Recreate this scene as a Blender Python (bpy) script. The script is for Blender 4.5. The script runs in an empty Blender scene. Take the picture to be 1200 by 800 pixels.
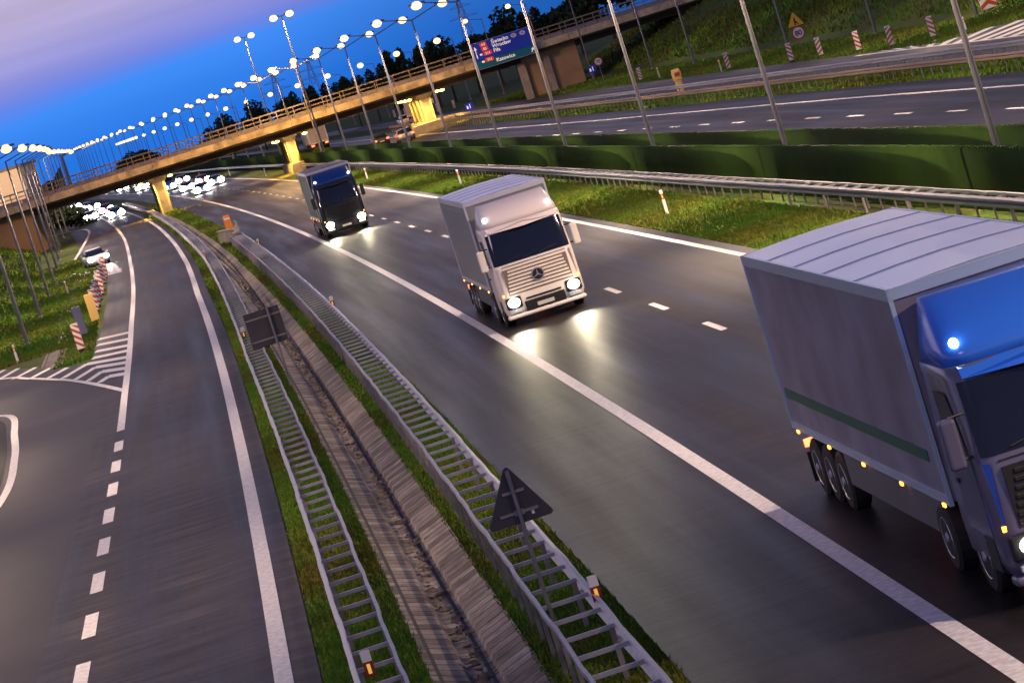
import bpy, math, random
import numpy as np
from mathutils import Vector, Matrix
random.seed(7); rng=np.random.default_rng(7)
S=bpy.context.scene; C=S.collection
R=math.radians; PI=math.pi

# ------------------------------------------------------------------ camera
cam=bpy.data.cameras.new('camera'); co=bpy.data.objects.new('camera',cam); C.objects.link(co); S.camera=co
cam.lens=117.; cam.sensor_width=36.; cam.clip_start=.5; cam.clip_end=12000
ROLL=R(17.4); PITCH=math.atan(357/3900); CAMZ=8.7
_f=Vector((0,math.cos(PITCH),-math.sin(PITCH))); _d=Vector((0,-math.sin(PITCH),-math.cos(PITCH))); _r=Vector((1,0,0))
_x=_r*math.cos(ROLL)+_d*math.sin(ROLL); _y=_r*math.sin(ROLL)-_d*math.cos(ROLL); _z=-_f
M4=Matrix((_x,_y,_z)).transposed().to_4x4(); M4.translation=Vector((0,0,CAMZ)); co.matrix_world=M4

# ------------------------------------------------------------------ world: dusk sky
W=bpy.data.worlds.new('World'); S.world=W; W.use_nodes=True
nt=W.node_tree; N=nt.nodes; K=nt.links; N.clear()
def nn(t,**kw):
    n=N.new(t)
    for k,v in kw.items(): setattr(n,k,v)
    return n
out=nn('ShaderNodeOutputWorld'); bg=nn('ShaderNodeBackground'); K.new(bg.outputs[0],out.inputs[0])
tc=nn('ShaderNodeTexCoord'); sp=nn('ShaderNodeSeparateXYZ'); K.new(tc.outputs['Generated'],sp.inputs[0])
ns=nn('ShaderNodeTexNoise'); ns.inputs['Scale'].default_value=3.0; ns.inputs['Detail'].default_value=3
mp=nn('ShaderNodeMapping'); mp.inputs['Scale'].default_value=(1,1,14); K.new(tc.outputs['Generated'],mp.inputs[0]); K.new(mp.outputs[0],ns.inputs[0])
ma=nn('ShaderNodeMath',operation='MULTIPLY_ADD'); K.new(ns.outputs[0],ma.inputs[0]); ma.inputs[1].default_value=.018; ma.inputs[2].default_value=-.009
az=nn('ShaderNodeMath',operation='MULTIPLY_ADD'); K.new(sp.outputs[0],az.inputs[0]); az.inputs[1].default_value=-.05; az.inputs[2].default_value=-.0035
a1=nn('ShaderNodeMath',operation='ADD'); K.new(sp.outputs[2],a1.inputs[0]); K.new(ma.outputs[0],a1.inputs[1])
a2=nn('ShaderNodeMath',operation='ADD'); K.new(a1.outputs[0],a2.inputs[0]); K.new(az.outputs[0],a2.inputs[1])
cr=nn('ShaderNodeValToRGB'); K.new(a2.outputs[0],cr.inputs[0])
e=cr.color_ramp.elements
e[0].position=0.0; e[0].color=(.02,.25,1.05,1); e[1].position=.0175; e[1].color=(.05,.38,1.35,1)
for p,c in [(.0200,(.16,.32,1.1)),(.027,(.30,.36,1.0)),(.048,(.66,.58,.94)),(.10,(.72,.66,.96)),(.20,(.54,.52,.84)),(.30,(.16,.16,.36)),(.6,(.08,.11,.30)),(1.,(.05,.08,.26))]:
    q=e.new(p); q.color=(*c,1)
# darker towards the east (right of the picture)
da=nn('ShaderNodeMapRange'); K.new(sp.outputs[0],da.inputs[0]); da.inputs[1].default_value=-.045; da.inputs[2].default_value=.13; da.inputs[3].default_value=1.; da.inputs[4].default_value=.22
mx=nn('ShaderNodeMix',data_type='RGBA',blend_type='MULTIPLY'); mx.inputs[0].default_value=1
K.new(cr.outputs[0],mx.inputs[6])
dz=nn('ShaderNodeMapRange'); K.new(sp.outputs[2],dz.inputs[0]); dz.inputs[1].default_value=.025; dz.inputs[2].default_value=.11; dz.inputs[3].default_value=0.; dz.inputs[4].default_value=1.
df=nn('ShaderNodeMix',data_type='FLOAT'); K.new(dz.outputs[0],df.inputs[0]); K.new(da.outputs[0],df.inputs[2]); df.inputs[3].default_value=1.; K.new(df.outputs[0],mx.inputs[7])
sky=nn('ShaderNodeTexSky',sky_type='NISHITA'); sky.sun_disc=False; sky.sun_elevation=R(-1.5); sky.sun_rotation=R(-40)
sm=nn('ShaderNodeMix',data_type='RGBA',blend_type='ADD'); sm.inputs[0].default_value=.06
K.new(mx.outputs[2],sm.inputs[6]); K.new(sky.outputs[0],sm.inputs[7]); n5=nn('ShaderNodeTexNoise'); n5.inputs['Scale'].default_value=5; n5.inputs['Detail'].default_value=5; mp5=nn('ShaderNodeMapping'); mp5.inputs['Scale'].default_value=(1,1,22); mp5.inputs['Location'].default_value=(.3,0,.7)
K.new(tc.outputs['Generated'],mp5.inputs[0]); K.new(mp5.outputs[0],n5.inputs[0]); r5=nn('ShaderNodeMapRange'); K.new(n5.outputs[0],r5.inputs[0]); r5.inputs[1].default_value=.36; r5.inputs[2].default_value=.6; r5.inputs[3].default_value=.93; r5.inputs[4].default_value=1.06
wz=nn('ShaderNodeMapRange'); K.new(sp.outputs[2],wz.inputs[0]); wz.inputs[1].default_value=.018; wz.inputs[2].default_value=.032
w5=nn('ShaderNodeMix',data_type='RGBA',blend_type='MULTIPLY'); K.new(wz.outputs[0],w5.inputs[0]); K.new(sm.outputs[2],w5.inputs[6]); K.new(r5.outputs[0],w5.inputs[7])
K.new(w5.outputs[2],bg.inputs[0]); bg.inputs[1].default_value=.72
# faint last light from the west, low behind the camera's left
sl=bpy.data.lights.new('dusk_sun','SUN'); sl.energy=.35; sl.angle=R(15); sl.color=(.95,.7,.85)
so=bpy.data.objects.new('dusk_sun',sl); C.objects.link(so); so.rotation_euler=(R(55),0,R(-35))
vs=S.view_settings; vs.view_transform='Standard'; vs.look='None'; vs.exposure=0.0; vs.gamma=1; vs.use_curve_mapping=False
S.cycles.use_denoising=True; S.cycles.sample_clamp_indirect=3; S.cycles.sample_clamp_direct=55; S.cycles.max_bounces=6; S.cycles.use_light_tree=True
S.cycles.caustics_reflective=False; S.cycles.caustics_refractive=False

# ------------------------------------------------------------------ road alignment
CO=(6.90076143,-6.57021215,-.969342626,.0761563564,-.00587431904)
def L(Y):
    """x of the left edge line of the lorry carriageway at distance Y"""
    if Y<=620: y=Y/100; return CO[0]+y*(CO[1]+y*(CO[2]+y*(CO[3]+y*CO[4])))
    b=L(620)
    if Y<=1000: t=Y-620; return b-.154*t+.5*(.039/380)*t*t
    return L(1000)-.113*(Y-1000)
def heading(Y): return math.atan2(-(L(Y+1)-L(Y-1))/2,1.)
def tab(pts):
    xs=[p[0] for p in pts]; ys=[p[1] for p in pts]
    return lambda Y: float(np.interp(Y,xs,ys))
AW=tab([(80,27.4),(130,26.8),(166,26.3),(210,25.3),(242,24.6),(288,24.2),(700,24)])
W1=tab([(60,13.4),(90,13.1),(120,12.8),(149,12.5),(207,12.3),(289,12.0),(380,11.6),(900,11.4)])
GM=tab([(60,12.3),(82,12.1),(126,11.7),(193,11.5),(250,11.3),(900,10.7)])
CR=tab([(30,-8.3),(95,-8.1),(175,-7.8),(216,-7.4),(264,-7.1),(328,-6.85),(517,-7.0),(900,-7.)])
CL=tab([(30,-11.8),(120,-11.7),(166,-11.5),(204,-11.2),(258,-10.9),(320,-10.4),(400,-10.1),(900,-10.1)])
CA=tab([(150,-13.25),(204,-12.9),(245,-12.8),(262,-14.6),(300,-14.9),(420,-15),(900,-15)])
def add(f,c): return lambda Y: (f(Y) if callable(f) else f)+c
def ev(f,Y): return f(Y) if callable(f) else f
def ss(a,b,x):
    t=min(1,max(0,(x-a)/(b-a))); return t*t*(3-2*t)
def terrain(d,Y):
    z=0.
    if d<-19: z+=min(6.0,(-19-d)*.42)*ss(165,260,Y)
    dd=46.5
    if d>dd: z+=min(9.5,(d-dd)*.36*min(1,(d-dd)/5+.25))*(1-ss(392,470,Y)*.85)
    if d<-19 and Y>600: z*=1-ss(600,900,Y)*.9
    w=ss(22,60,abs(d-5)); z-=.0068*(max(0,Y-450)*w+max(0,Y-1200)*(1-w))
    return z

# ------------------------------------------------------------------ helpers
class MB:
    def __init__(s): s.v=[]; s.f=[]; s.uv=[]
    def quad(s,a,b,c,d,uv=None):
        n=len(s.v); s.v+= [tuple(a),tuple(b),tuple(c),tuple(d)]; s.f.append((n,n+1,n+2,n+3)); s.uv+= uv or [(0,0)]*4
    def poly(s,pts):
        n=len(s.v); s.v+=[tuple(p) for p in pts]; s.f.append(tuple(range(n,n+len(pts)))); s.uv+=[(0,0)]*len(pts)
    def box(s,x0,x1,y0,y1,z0,z1,M=None):
        n=len(s.v); P=[(x0,y0,z0),(x1,y0,z0),(x1,y1,z0),(x0,y1,z0),(x0,y0,z1),(x1,y0,z1),(x1,y1,z1),(x0,y1,z1)]
        if M: P=[tuple(M@Vector(p)) for p in P]
        s.v+=P
        for q in ((3,2,1,0),(4,5,6,7),(0,1,5,4),(1,2,6,5),(2,3,7,6),(3,0,4,7)):
            s.f.append(tuple(n+i for i in q)); s.uv+=[(0,0)]*4
        return s
    def rings(s,rs,cap=True,closed=True):
        n=len(s.v); k=len(rs[0])
        for r in rs: s.v+=[tuple(p) for p in r]
        for i in range(len(rs)-1):
            for j in range(k if closed else k-1):
                a=n+i*k+j; b=n+i*k+(j+1)%k
                s.f.append((a,b,b+k,a+k)); s.uv+=[(0,0)]*4
        if cap and closed:
            s.f.append(tuple(n+j for j in reversed(range(k)))); s.uv+=[(0,0)]*k
            s.f.append(tuple(n+(len(rs)-1)*k+j for j in range(k))); s.uv+=[(0,0)]*k
        return s
    def tube(s,p,q,r0,r1=None,n=8):
        p=Vector(p); q=Vector(q); r1=r0 if r1 is None else r1; w=(q-p).normalized()
        u=w.orthogonal().normalized(); v=w.cross(u)
        s.rings([[c+(u*math.cos(2*PI*i/n)+v*math.sin(2*PI*i/n))*r for i in range(n)] for c,r in ((p,r0),(q,r1))]); return s
    def ball(s,c,r,sz=1.,n=10,m=6):
        c=Vector(c); s.rings([[c+Vector((r*math.sin(t)*math.cos(2*PI*i/n),r*math.sin(t)*math.sin(2*PI*i/n),-r*sz*math.cos(t))) for i in range(n)] for t in [max(.02,min(PI-.02,PI*j/m)) for j in range(m+1)]]); return s
    def mesh(s,name,mat,smooth=False):
        me=bpy.data.meshes.new(name); me.from_pydata(s.v,[],s.f)
        u=me.uv_layers.new(name='UVMap'); u.data.foreach_set('uv',[c for p in s.uv for c in p])
        if mat: me.materials.append(mat)
        if smooth: me.polygons.foreach_set('use_smooth',[True]*len(me.polygons))
        me.update(); return me
def obj(name,mb,mat=None,parent=None,smooth=False,loc=None,rot=None):
    me=mb.mesh(name,mat,smooth) if isinstance(mb,MB) else mb
    o=bpy.data.objects.new(name,me); C.objects.link(o)
    if parent: o.parent=parent
    if loc is not None: o.location=loc
    if rot is not None: o.rotation_euler=rot
    return o
def bevel(o,w=.02,n=2):
    m=o.modifiers.new('bevel','BEVEL'); m.width=w; m.segments=n; m.limit_method='ANGLE'; return o
def tag(o,label,cat,group=None):
    o['label']=label; o['category']=cat
    if group: o['group']=group
    return o
def thing(name,label,cat,loc=(0,0,0),rz=0,group=None):
    o=bpy.data.objects.new(name,None); C.objects.link(o); o.location=loc; o.rotation_euler=(0,0,rz); return tag(o,label,cat,group)
def kids(o): return [c for c in bpy.data.objects if c.parent==o]
def dup(o,parent=None):
    c=o.copy(); C.objects.link(c); c.parent=parent
    for ch in KIDS.get(o.name) or kids(o): dup(ch,c)
    return c
KIDS={}
def copy_thing(o,loc,rz,label,group=None):
    c=dup(o); c.location=loc; c.rotation_euler=(0,0,rz); c['label']=label
    if group: c['group']=group
    return c
def at(d,Y,z=0): return (L(Y)+d,Y,z)

# ------------------------------------------------------------------ materials
MATS={}
def mat(name,col,rough=.6,metal=0.,emit=None,es=0.,vary=0.,vscale=4.,bump=0.,bscale=30.,col2=None,coat=0.,spec=None):
    if name in MATS: return MATS[name]
    m=bpy.data.materials.new(name); m.use_nodes=True; t=m.node_tree; b=t.nodes['Principled BSDF']
    b.inputs['Base Color'].default_value=(*col,1); b.inputs['Roughness'].default_value=rough; b.inputs['Metallic'].default_value=metal
    if coat: b.inputs['Coat Weight'].default_value=coat; b.inputs['Coat Roughness'].default_value=.08
    if spec is not None: b.inputs['Specular IOR Level'].default_value=spec
    if emit: b.inputs['Emission Color'].default_value=(*emit,1); b.inputs['Emission Strength'].default_value=es
    if vary or col2 or bump:
        tc=t.nodes.new('ShaderNodeTexCoord'); g=t.nodes.new('ShaderNodeNewGeometry')
        n=t.nodes.new('ShaderNodeTexNoise'); n.inputs['Scale'].default_value=vscale; n.inputs['Detail'].default_value=6; t.links.new(g.outputs['Position'],n.inputs[0])
        if vary or col2:
            r=t.nodes.new('ShaderNodeValToRGB'); t.links.new(n.outputs[0],r.inputs[0])
            c2=col2 or tuple(min(1,c*(1+vary)) for c in col); c1=col if col2 else tuple(c*(1-vary) for c in col)
            r.color_ramp.elements[0].color=(*c1,1); r.color_ramp.elements[1].color=(*c2,1)
            r.color_ramp.elements[0].position=.3; r.color_ramp.elements[1].position=.7
            t.links.new(r.outputs[0],b.inputs['Base Color'])
        if bump:
            n2=t.nodes.new('ShaderNodeTexNoise'); n2.inputs['Scale'].default_value=bscale; n2.inputs['Detail'].default_value=4; t.links.new(g.outputs['Position'],n2.inputs[0])
            bp=t.nodes.new('ShaderNodeBump'); bp.inputs['Strength'].default_value=bump; bp.inputs['Distance'].default_value=.02
            t.links.new(n2.outputs[0],bp.inputs['Height']); t.links.new(bp.outputs[0],b.inputs['Normal'])
    MATS[name]=m; return m
def asphalt(name,c1,c2,r0,r1,pink=(0,0,0)):
    m=bpy.data.materials.new(name); m.use_nodes=True; t=m.node_tree; b=t.nodes['Principled BSDF']; nw=t.nodes.new; lk=t.links.new
    g=nw('ShaderNodeNewGeometry'); uv=nw('ShaderNodeUVMap')
    # wheel tracks and long streaks follow the road (uv: metres along, metres across)
    mp=nw('ShaderNodeMapping'); mp.inputs['Scale'].default_value=(.035,1.1,1); lk(uv.outputs[0],mp.inputs[0])
    s=nw('ShaderNodeTexNoise'); s.inputs['Scale'].default_value=1; s.inputs['Detail'].default_value=5; lk(mp.outputs[0],s.inputs[0])
    f=nw('ShaderNodeTexNoise'); f.inputs['Scale'].default_value=9; f.inputs['Detail'].default_value=6; f.inputs['Roughness'].default_value=.75; lk(g.outputs['Position'],f.inputs[0])
    p=nw('ShaderNodeTexNoise'); p.inputs['Scale'].default_value=.35; p.inputs['Detail'].default_value=5; lk(g.outputs['Position'],p.inputs[0])
    a=nw('ShaderNodeMath'); a.operation='MULTIPLY_ADD'; lk(f.outputs[0],a.inputs[0]); a.inputs[1].default_value=.9; s2=nw('ShaderNodeMath'); s2.operation='MULTIPLY'; s2.inputs[1].default_value=1.7; lk(s.outputs[0],s2.inputs[0]); lk(s2.outputs[0],a.inputs[2])
    a2=nw('ShaderNodeMath'); a2.operation='MULTIPLY_ADD'; lk(p.outputs[0],a2.inputs[0]); a2.inputs[1].default_value=.5; lk(a.outputs[0],a2.inputs[2])
    r=nw('ShaderNodeMapRange'); lk(a2.outputs[0],r.inputs[0]); r.inputs[1].default_value=1.2; r.inputs[2].default_value=1.9
    mx=nw('ShaderNodeMix'); mx.data_type='RGBA'; lk(r.outputs[0],mx.inputs[0]); mx.inputs[6].default_value=(*c1,1); mx.inputs[7].default_value=(*c2,1)
    # fine transverse scoring of the surface
    mp2=nw('ShaderNodeMapping'); mp2.inputs['Scale'].default_value=(2.2,.45,1); lk(uv.outputs[0],mp2.inputs[0])
    v=nw('ShaderNodeTexNoise'); v.inputs['Scale'].default_value=1.; v.inputs['Detail'].default_value=4; lk(mp2.outputs[0],v.inputs[0])
    vr=nw('ShaderNodeMapRange'); lk(v.outputs[0],vr.inputs[0]); vr.inputs[1].default_value=.3; vr.inputs[2].default_value=.7; vr.inputs[3].default_value=.55; vr.inputs[4].default_value=1.35
    mm=nw('ShaderNodeMix'); mm.data_type='RGBA'; mm.blend_type='MULTIPLY'; mm.inputs[0].default_value=1; lk(mx.outputs[2],mm.inputs[6]); lk(vr.outputs[0],mm.inputs[7])
    lk(mm.outputs[2],b.inputs['Base Color'])
    rr=nw('ShaderNodeMapRange'); lk(s.outputs[0],rr.inputs[0]); rr.inputs[1].default_value=.3; rr.inputs[2].default_value=.7; rr.inputs[3].default_value=r0; rr.inputs[4].default_value=r1
    lk(rr.outputs[0],b.inputs['Roughness']); b.inputs['Specular IOR Level'].default_value=.07
    bp=nw('ShaderNodeBump'); bp.inputs['Strength'].default_value=.55; bp.inputs['Distance'].default_value=.016; hh=nw('ShaderNodeMath'); hh.operation='ADD'; lk(f.outputs[0],hh.inputs[0]); lk(v.outputs[0],hh.inputs[1]); lk(hh.outputs[0],bp.inputs['Height']); lk(bp.outputs[0],b.inputs['Normal'])
    return m
ASP=asphalt('asphalt',(.007,.006,.006),(.032,.027,.026),.30,.48)
ASP2=asphalt('asphalt_pale',(.022,.020,.022),(.066,.057,.060),.36,.55)
ASPD=asphalt('asphalt_dark',(.020,.019,.021),(.036,.033,.036),.5,.7)
PAINT=mat('road_paint',(.55,.52,.52),.5,col2=(.86,.83,.84),vscale=9,bump=.3,bscale=60)
STEEL=mat('galvanised_steel',(.44,.43,.48),.42,.6,vary=.12,vscale=5)
STEELD=mat('weathered_steel',(.28,.25,.25),.5,.6,vary=.25,vscale=4)
POLE=mat('pole_steel',(.20,.19,.20),.45,.5,vary=.15,vscale=2)
CONC=mat('concrete',(.30,.27,.24),.85,vary=.22,vscale=1.2,bump=.3,bscale=8)
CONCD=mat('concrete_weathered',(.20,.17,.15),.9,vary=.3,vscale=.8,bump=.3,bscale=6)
RAILM=mat('bridge_rail_paint',(.22,.17,.12),.5,.3,vary=.2)
GREEN=mat('screen_green',(.024,.056,.007),.45,vary=.15,vscale=1.5)
BLACK=mat('black_plastic',(.012,.012,.014),.5)
RUB=mat('tyre_rubber',(.015,.015,.016),.8)
GLASS=mat('dark_glass',(.006,.009,.02),.06,0,coat=.6)
WHITEP=mat('white_plastic',(.72,.70,.68),.45)
REDP=mat('red_reflective',(.42,.02,.015),.4)
REDB=mat('red_film',(.45,.06,.03),.4)
YEL=mat('yellow_board',(.85,.55,.16),.45)
YLW=mat('yellow_film',(.80,.42,.02),.45)
ORG=mat('orange_plastic',(.75,.22,.02),.5)
GREYB=mat('sign_back',(.06,.055,.06),.5,.4,vary=.15,vscale=3)
HL=mat('headlamp_lit',(1,1,1),.2,emit=(1,.95,.80),es=8)
HLK=mat('headlamp_full_beam',(1,1,1),.2,emit=(1,.90,.62),es=34)
HLB=mat('headlamp_far',(1,1,1),.2,emit=(1,.97,.9),es=30)
TL=mat('tail_lamp_lit',(.6,.02,.01),.3,emit=(1,.10,.03),es=9)
AMB=mat('amber_marker_lit',(.8,.3,.02),.3,emit=(1,.33,.03),es=7)
WML=mat('white_marker_lit',(1,1,1),.3,emit=(.8,.92,1),es=14)
LENS=mat('lamp_lens',(1,1,1),.3,emit=(1,.68,.30),es=2.1)
SODL=mat('sodium_lens',(1,1,1),.3,emit=(1,.62,.12),es=10)
PLATE=mat('number_plate',(.6,.58,.5),.5)
def grassmat(name,a,b_,c):
    m=bpy.data.materials.new(name); m.use_nodes=True; t=m.node_tree; b=t.nodes['Principled BSDF']; nw=t.nodes.new; lk=t.links.new
    g=nw('ShaderNodeNewGeometry')
    n=nw('ShaderNodeTexNoise'); n.inputs['Scale'].default_value=.9; n.inputs['Detail'].default_value=8; n.inputs['Roughness'].default_value=.7; lk(g.outputs['Position'],n.inputs[0])
    n2=nw('ShaderNodeTexNoise'); n2.inputs['Scale'].default_value=14; n2.inputs['Detail'].default_value=5; lk(g.outputs['Position'],n2.inputs[0])
    ad=nw('ShaderNodeMath'); ad.operation='MULTIPLY_ADD'; lk(n2.outputs[0],ad.inputs[0]); ad.inputs[1].default_value=.6; lk(n.outputs[0],ad.inputs[2])
    r=nw('ShaderNodeValToRGB'); lk(ad.outputs[0],r.inputs[0]); e=r.color_ramp.elements
    e[0].position=.52; e[0].color=(*a,1); e[1].position=1.0; e[1].color=(*c,1); q=e.new(.78); q.color=(*b_,1)
    n3=nw('ShaderNodeTexNoise'); n3.inputs['Scale'].default_value=.11; n3.inputs['Detail'].default_value=7; n3.inputs['Roughness'].default_value=.65; lk(g.outputs['Position'],n3.inputs[0])
    r3=nw('ShaderNodeValToRGB'); lk(n3.outputs[0],r3.inputs[0]); r3.color_ramp.elements[0].position=.42; r3.color_ramp.elements[0].color=(1,1,1,1); r3.color_ramp.elements[1].position=.66; r3.color_ramp.elements[1].color=(1.25,.62,.9,1)
    m3=nw('ShaderNodeMix'); m3.data_type='RGBA'; m3.blend_type='MULTIPLY'; m3.inputs[0].default_value=1; lk(r.outputs[0],m3.inputs[6]); lk(r3.outputs[0],m3.inputs[7])
    lk(m3.outputs[2],b.inputs['Base Color']); b.inputs['Roughness'].default_value=.8; b.inputs['Specular IOR Level'].default_value=.15
    bp=nw('ShaderNodeBump'); bp.inputs['Strength'].default_value=.8; bp.inputs['Distance'].default_value=.06; lk(n2.outputs[0],bp.inputs['Height']); lk(bp.outputs[0],b.inputs['Normal'])
    return m
GR=grassmat('grass_ground',(.022,.045,.007),(.05,.105,.013),(.10,.13,.022))
GRB=grassmat('grass_blades',(.048,.13,.012),(.09,.20,.018),(.19,.25,.035))
def leafmat(name,a,b_):
    return mat(name,a,.7,col2=b_,vscale=.6,spec=.2)
LEAF=leafmat('leaf_dark',(.012,.022,.010),(.035,.055,.02)); BARK=mat('bark',(.05,.035,.025),.9,vary=.3)
# ditch slabs: uv = metres along, metres across
def slabmat():
    m=bpy.data.materials.new('ditch_slabs'); m.use_nodes=True; t=m.node_tree; b=t.nodes['Principled BSDF']; nw=t.nodes.new; lk=t.links.new
    uv=nw('ShaderNodeUVMap'); g=nw('ShaderNodeNewGeometry')
    br=nw('ShaderNodeTexBrick'); lk(uv.outputs[0],br.inputs[0]); br.inputs['Scale'].default_value=1
    br.inputs['Brick Width'].default_value=.5; br.inputs['Row Height'].default_value=.75; br.inputs['Mortar Size'].default_value=.035; br.inputs['Mortar Smooth'].default_value=.3; br.offset=.0
    br.inputs['Color1'].default_value=(.15,.12,.105,1); br.inputs['Color2'].default_value=(.40,.34,.31,1); br.inputs['Mortar'].default_value=(.045,.04,.03,1); br.inputs['Bias'].default_value=.0
    n=nw('ShaderNodeTexNoise'); n.inputs['Scale'].default_value=2.2; n.inputs['Detail'].default_value=8; n.inputs['Roughness'].default_value=.7; lk(g.outputs['Position'],n.inputs[0])
    r=nw('ShaderNodeValToRGB'); lk(n.outputs[0],r.inputs[0]); r.color_ramp.elements[0].position=.35; r.color_ramp.elements[0].color=(.35,.34,.30,1); r.color_ramp.elements[1].position=.62; r.color_ramp.elements[1].color=(1,1,1,1)
    mm=nw('ShaderNodeMix'); mm.data_type='RGBA'; mm.blend_type='MULTIPLY'; mm.inputs[0].default_value=1.; lk(br.outputs[0],mm.inputs[6]); lk(r.outputs[0],mm.inputs[7]); lk(mm.outputs[2],b.inputs['Base Color'])
    w=nw('ShaderNodeTexWave'); w.bands_direction='X'; w.inputs['Scale'].default_value=3.2; w.inputs['Distortion'].default_value=4; lk(uv.outputs[0],w.inputs[0])
    sub=nw('ShaderNodeMath'); sub.operation='MULTIPLY_ADD'; lk(br.outputs['Fac'],sub.inputs[0]); sub.inputs[1].default_value=-1.5; sub.inputs[2].default_value=0
    ad=nw('ShaderNodeMath'); ad.operation='ADD'; lk(sub.outputs[0],ad.inputs[0]); lk(n.outputs[0],ad.inputs[1])
    bp=nw('ShaderNodeBump'); bp.inputs['Strength'].default_value=.4; bp.inputs['Distance'].default_value=.02; lk(ad.outputs[0],bp.inputs['Height']); lk(bp.outputs[0],b.inputs['Normal'])
    b.inputs['Roughness'].default_value=.8; return m
SLAB=slabmat()

# ------------------------------------------------------------------ ribbons along the road
def ys(a,b,st=None):
    o=[a]; y=a
    while y<b-1e-6:
        y=min(b,y+(st or max(2.,y*.03))); o.append(y)
    return o
def ribbon(name,prof,a,b,m,parent=None,step=None,mb=None,thick=None):
    """prof: list of (d, z) across, d number or function of Y"""
    own=mb is None; mb=mb or MB(); Y=ys(a,b,step); s=0
    for i in range(len(Y)-1):
        y0,y1=Y[i],Y[i+1]
        for j in range(len(prof)-1):
            (d0,z0),(d1,z1)=prof[j],prof[j+1]
            p=lambda d,z,y:(L(y)+ev(d,y),y,ev(z,y))
            mb.quad(p(d0,z0,y0),p(d1,z1,y0),p(d1,z1,y1),p(d0,z0,y1),[(y0,ev(d0,y0)),(y0,ev(d1,y0)),(y1,ev(d1,y1)),(y1,ev(d0,y1))])
    if own: return obj(name,mb,m,parent)
    return mb
def struct(o): o['kind']='structure'; return o

# ground sheet
cols=[-1600,-900,-500,-300,-180,-110,-80,-60,-48,-40,-35,-31,-28,-25,-22,-20,-19,-18,-16,-13,-10,-8,-7.2,-6.25,-6.0,-4.8,-4.5,-3.5,-2,0,4,8,8.6,10,12,13.5,15,17,20,24,28,31,34,38,42,45,46.5,48,50,53,57,61,66,71,76,85,100,130,180,260,400,700,1200,2000]
rows=ys(6,900,6)+ys(930,2400,120)[0:]+[3000,4000,6000,9500]
gm=MB(); G=[]
for y in rows:
    for d in cols:
        z=terrain(d,y)-.03
        if abs(d)<46 and z<.01:
            if -6.1<d<-4.6: z=-.6
        if d in (-8,): z=-.03
        if abs(d)>19 and z>.3: z+=.25*math.sin(y*.045+d*.3)*ss(.3,2,z)
        G.append((L(y)+d,y,z))
gm.v=G; nc=len(cols)
for i in range(len(rows)-1):
    for j in range(nc-1):
        a=i*nc+j; gm.f.append((a,a+1,a+nc+1,a+nc)); gm.uv+=[(0,0)]*4
ground=struct(obj('ground',gm,GR,smooth=True))

# lorry carriageway
rd=struct(ribbon('lorry_carriageway',[(-3.1,.0),(0,.02),(4,.03),(8.45,.0)],20,1200,ASP))
ribbon('edge_line',[(-.14,.027),(.14,.029)],20,1200,PAINT,rd); ribbon('edge_line',[(7.78,.012),(8.02,.009)],20,1200,PAINT,rd)
mb=MB(); y=54.6*1.5-1.3-9.3*6
while y<600:
    ribbon('',[(3.94,.035),(4.12,.035)],y,y+3.0,None,mb=mb,step=3); y+=9.32
obj('lane_dashes',mb,PAINT,rd)
# collector carriageway on the left
def colledge(Y): return CA(Y)
cc=struct(ribbon('left_carriageway',[(colledge,.0),(CL,.02),(CR,.02),(add(CR,.55),.0)],20,1200,ASP2))
ribbon('edge_line',[(add(CR,-.17),.026),(add(CR,.13),.026)],20,1200,PAINT,cc)
ribbon('dividing_line',[(add(CL,-.13),.027),(add(CL,.13),.027)],106,1200,PAINT,cc)
mb=MB(); y=38.
while y<105:
    ribbon('',[(add(CL,-.14),.027),(add(CL,.14),.027)],y,y+3.1,None,mb=mb,step=3.1); y+=6.12
obj('merge_dashes',mb,PAINT,cc)
# slip road joining from the left (plan coordinates)
mb=MB(); 
edge=[(-13.9,20),(-14.2,60),(-16.5,105)]
inner=[(L(y)+CL(y),y) for y in ys(20,163,4)]
outer=[]
OB=[(20,-60),(146,-60)]
pts=inner+[(-19.3,162.5),(-17.95,146.6),(-19.1,147.3),(-21,153.1),(-24.3,162.3),(-32,176),(-46,196),(-60,212),(-60,20)]
me=MB(); me.poly([(x,y,.008) for x,y in pts]); sr=struct(obj('slip_road',me,ASP2)); sr.data.transform(Matrix.Identity(4))
def strip(mb,pl,w,z=.016):
    for i in range(len(pl)-1):
        p=Vector((*pl[i],0)); q=Vector((*pl[i+1],0)); t=(q-p).normalized(); n=Vector((-t.y,t.x,0))*w/2
        mb.quad(*(Vector((v.x,v.y,z)) for v in (p-n-t*w*.3,p+n-t*w*.3,q+n+t*w*.3,q-n+t*w*.3)))
def smooth(pl,n=6):
    o=[]
    P=[pl[0]]+list(pl)+[pl[-1]]
    for i in range(1,len(P)-2):
        for k in range(n):
            t=k/n; a,b,c,d=[np.array(P[i+j-1]) for j in range(4)]
            o.append(tuple(.5*((2*b)+(c-a)*t+(2*a-5*b+4*c-d)*t*t+(3*b-a-3*c+d)*t**3)))
    o.append(tuple(pl[-1])); return o
mb=MB()
bars=[[(-19.2,162.0),(-17.35,159.6)],[(-18.8,157.5),(-16.9,154.4)],[(-18.4,152.8),(-16.5,149.6)],[(-18.1,148.5),(-16.15,145.9)],
 [(-18.7,141.4),(-18.1,145.6),(-15.8,141.6)],[(-17.8,137.9),(-17.3,141.6),(-15.5,138.2)],[(-16.9,134.6),(-16.6,137.5),(-15.2,134.8)],[(-16.1,131.6),(-15.9,133.3),(-15.0,131.8)],
 [(-24.3,158.5),(-23.9,161)],[(-23.3,155.2),(-22.9,158.6)],[(-22.2,151.8),(-21.6,155)],[(-21.0,148.1),(-20.4,151)],[(-19.8,144.3),(-19.2,147.3)]]
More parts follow.
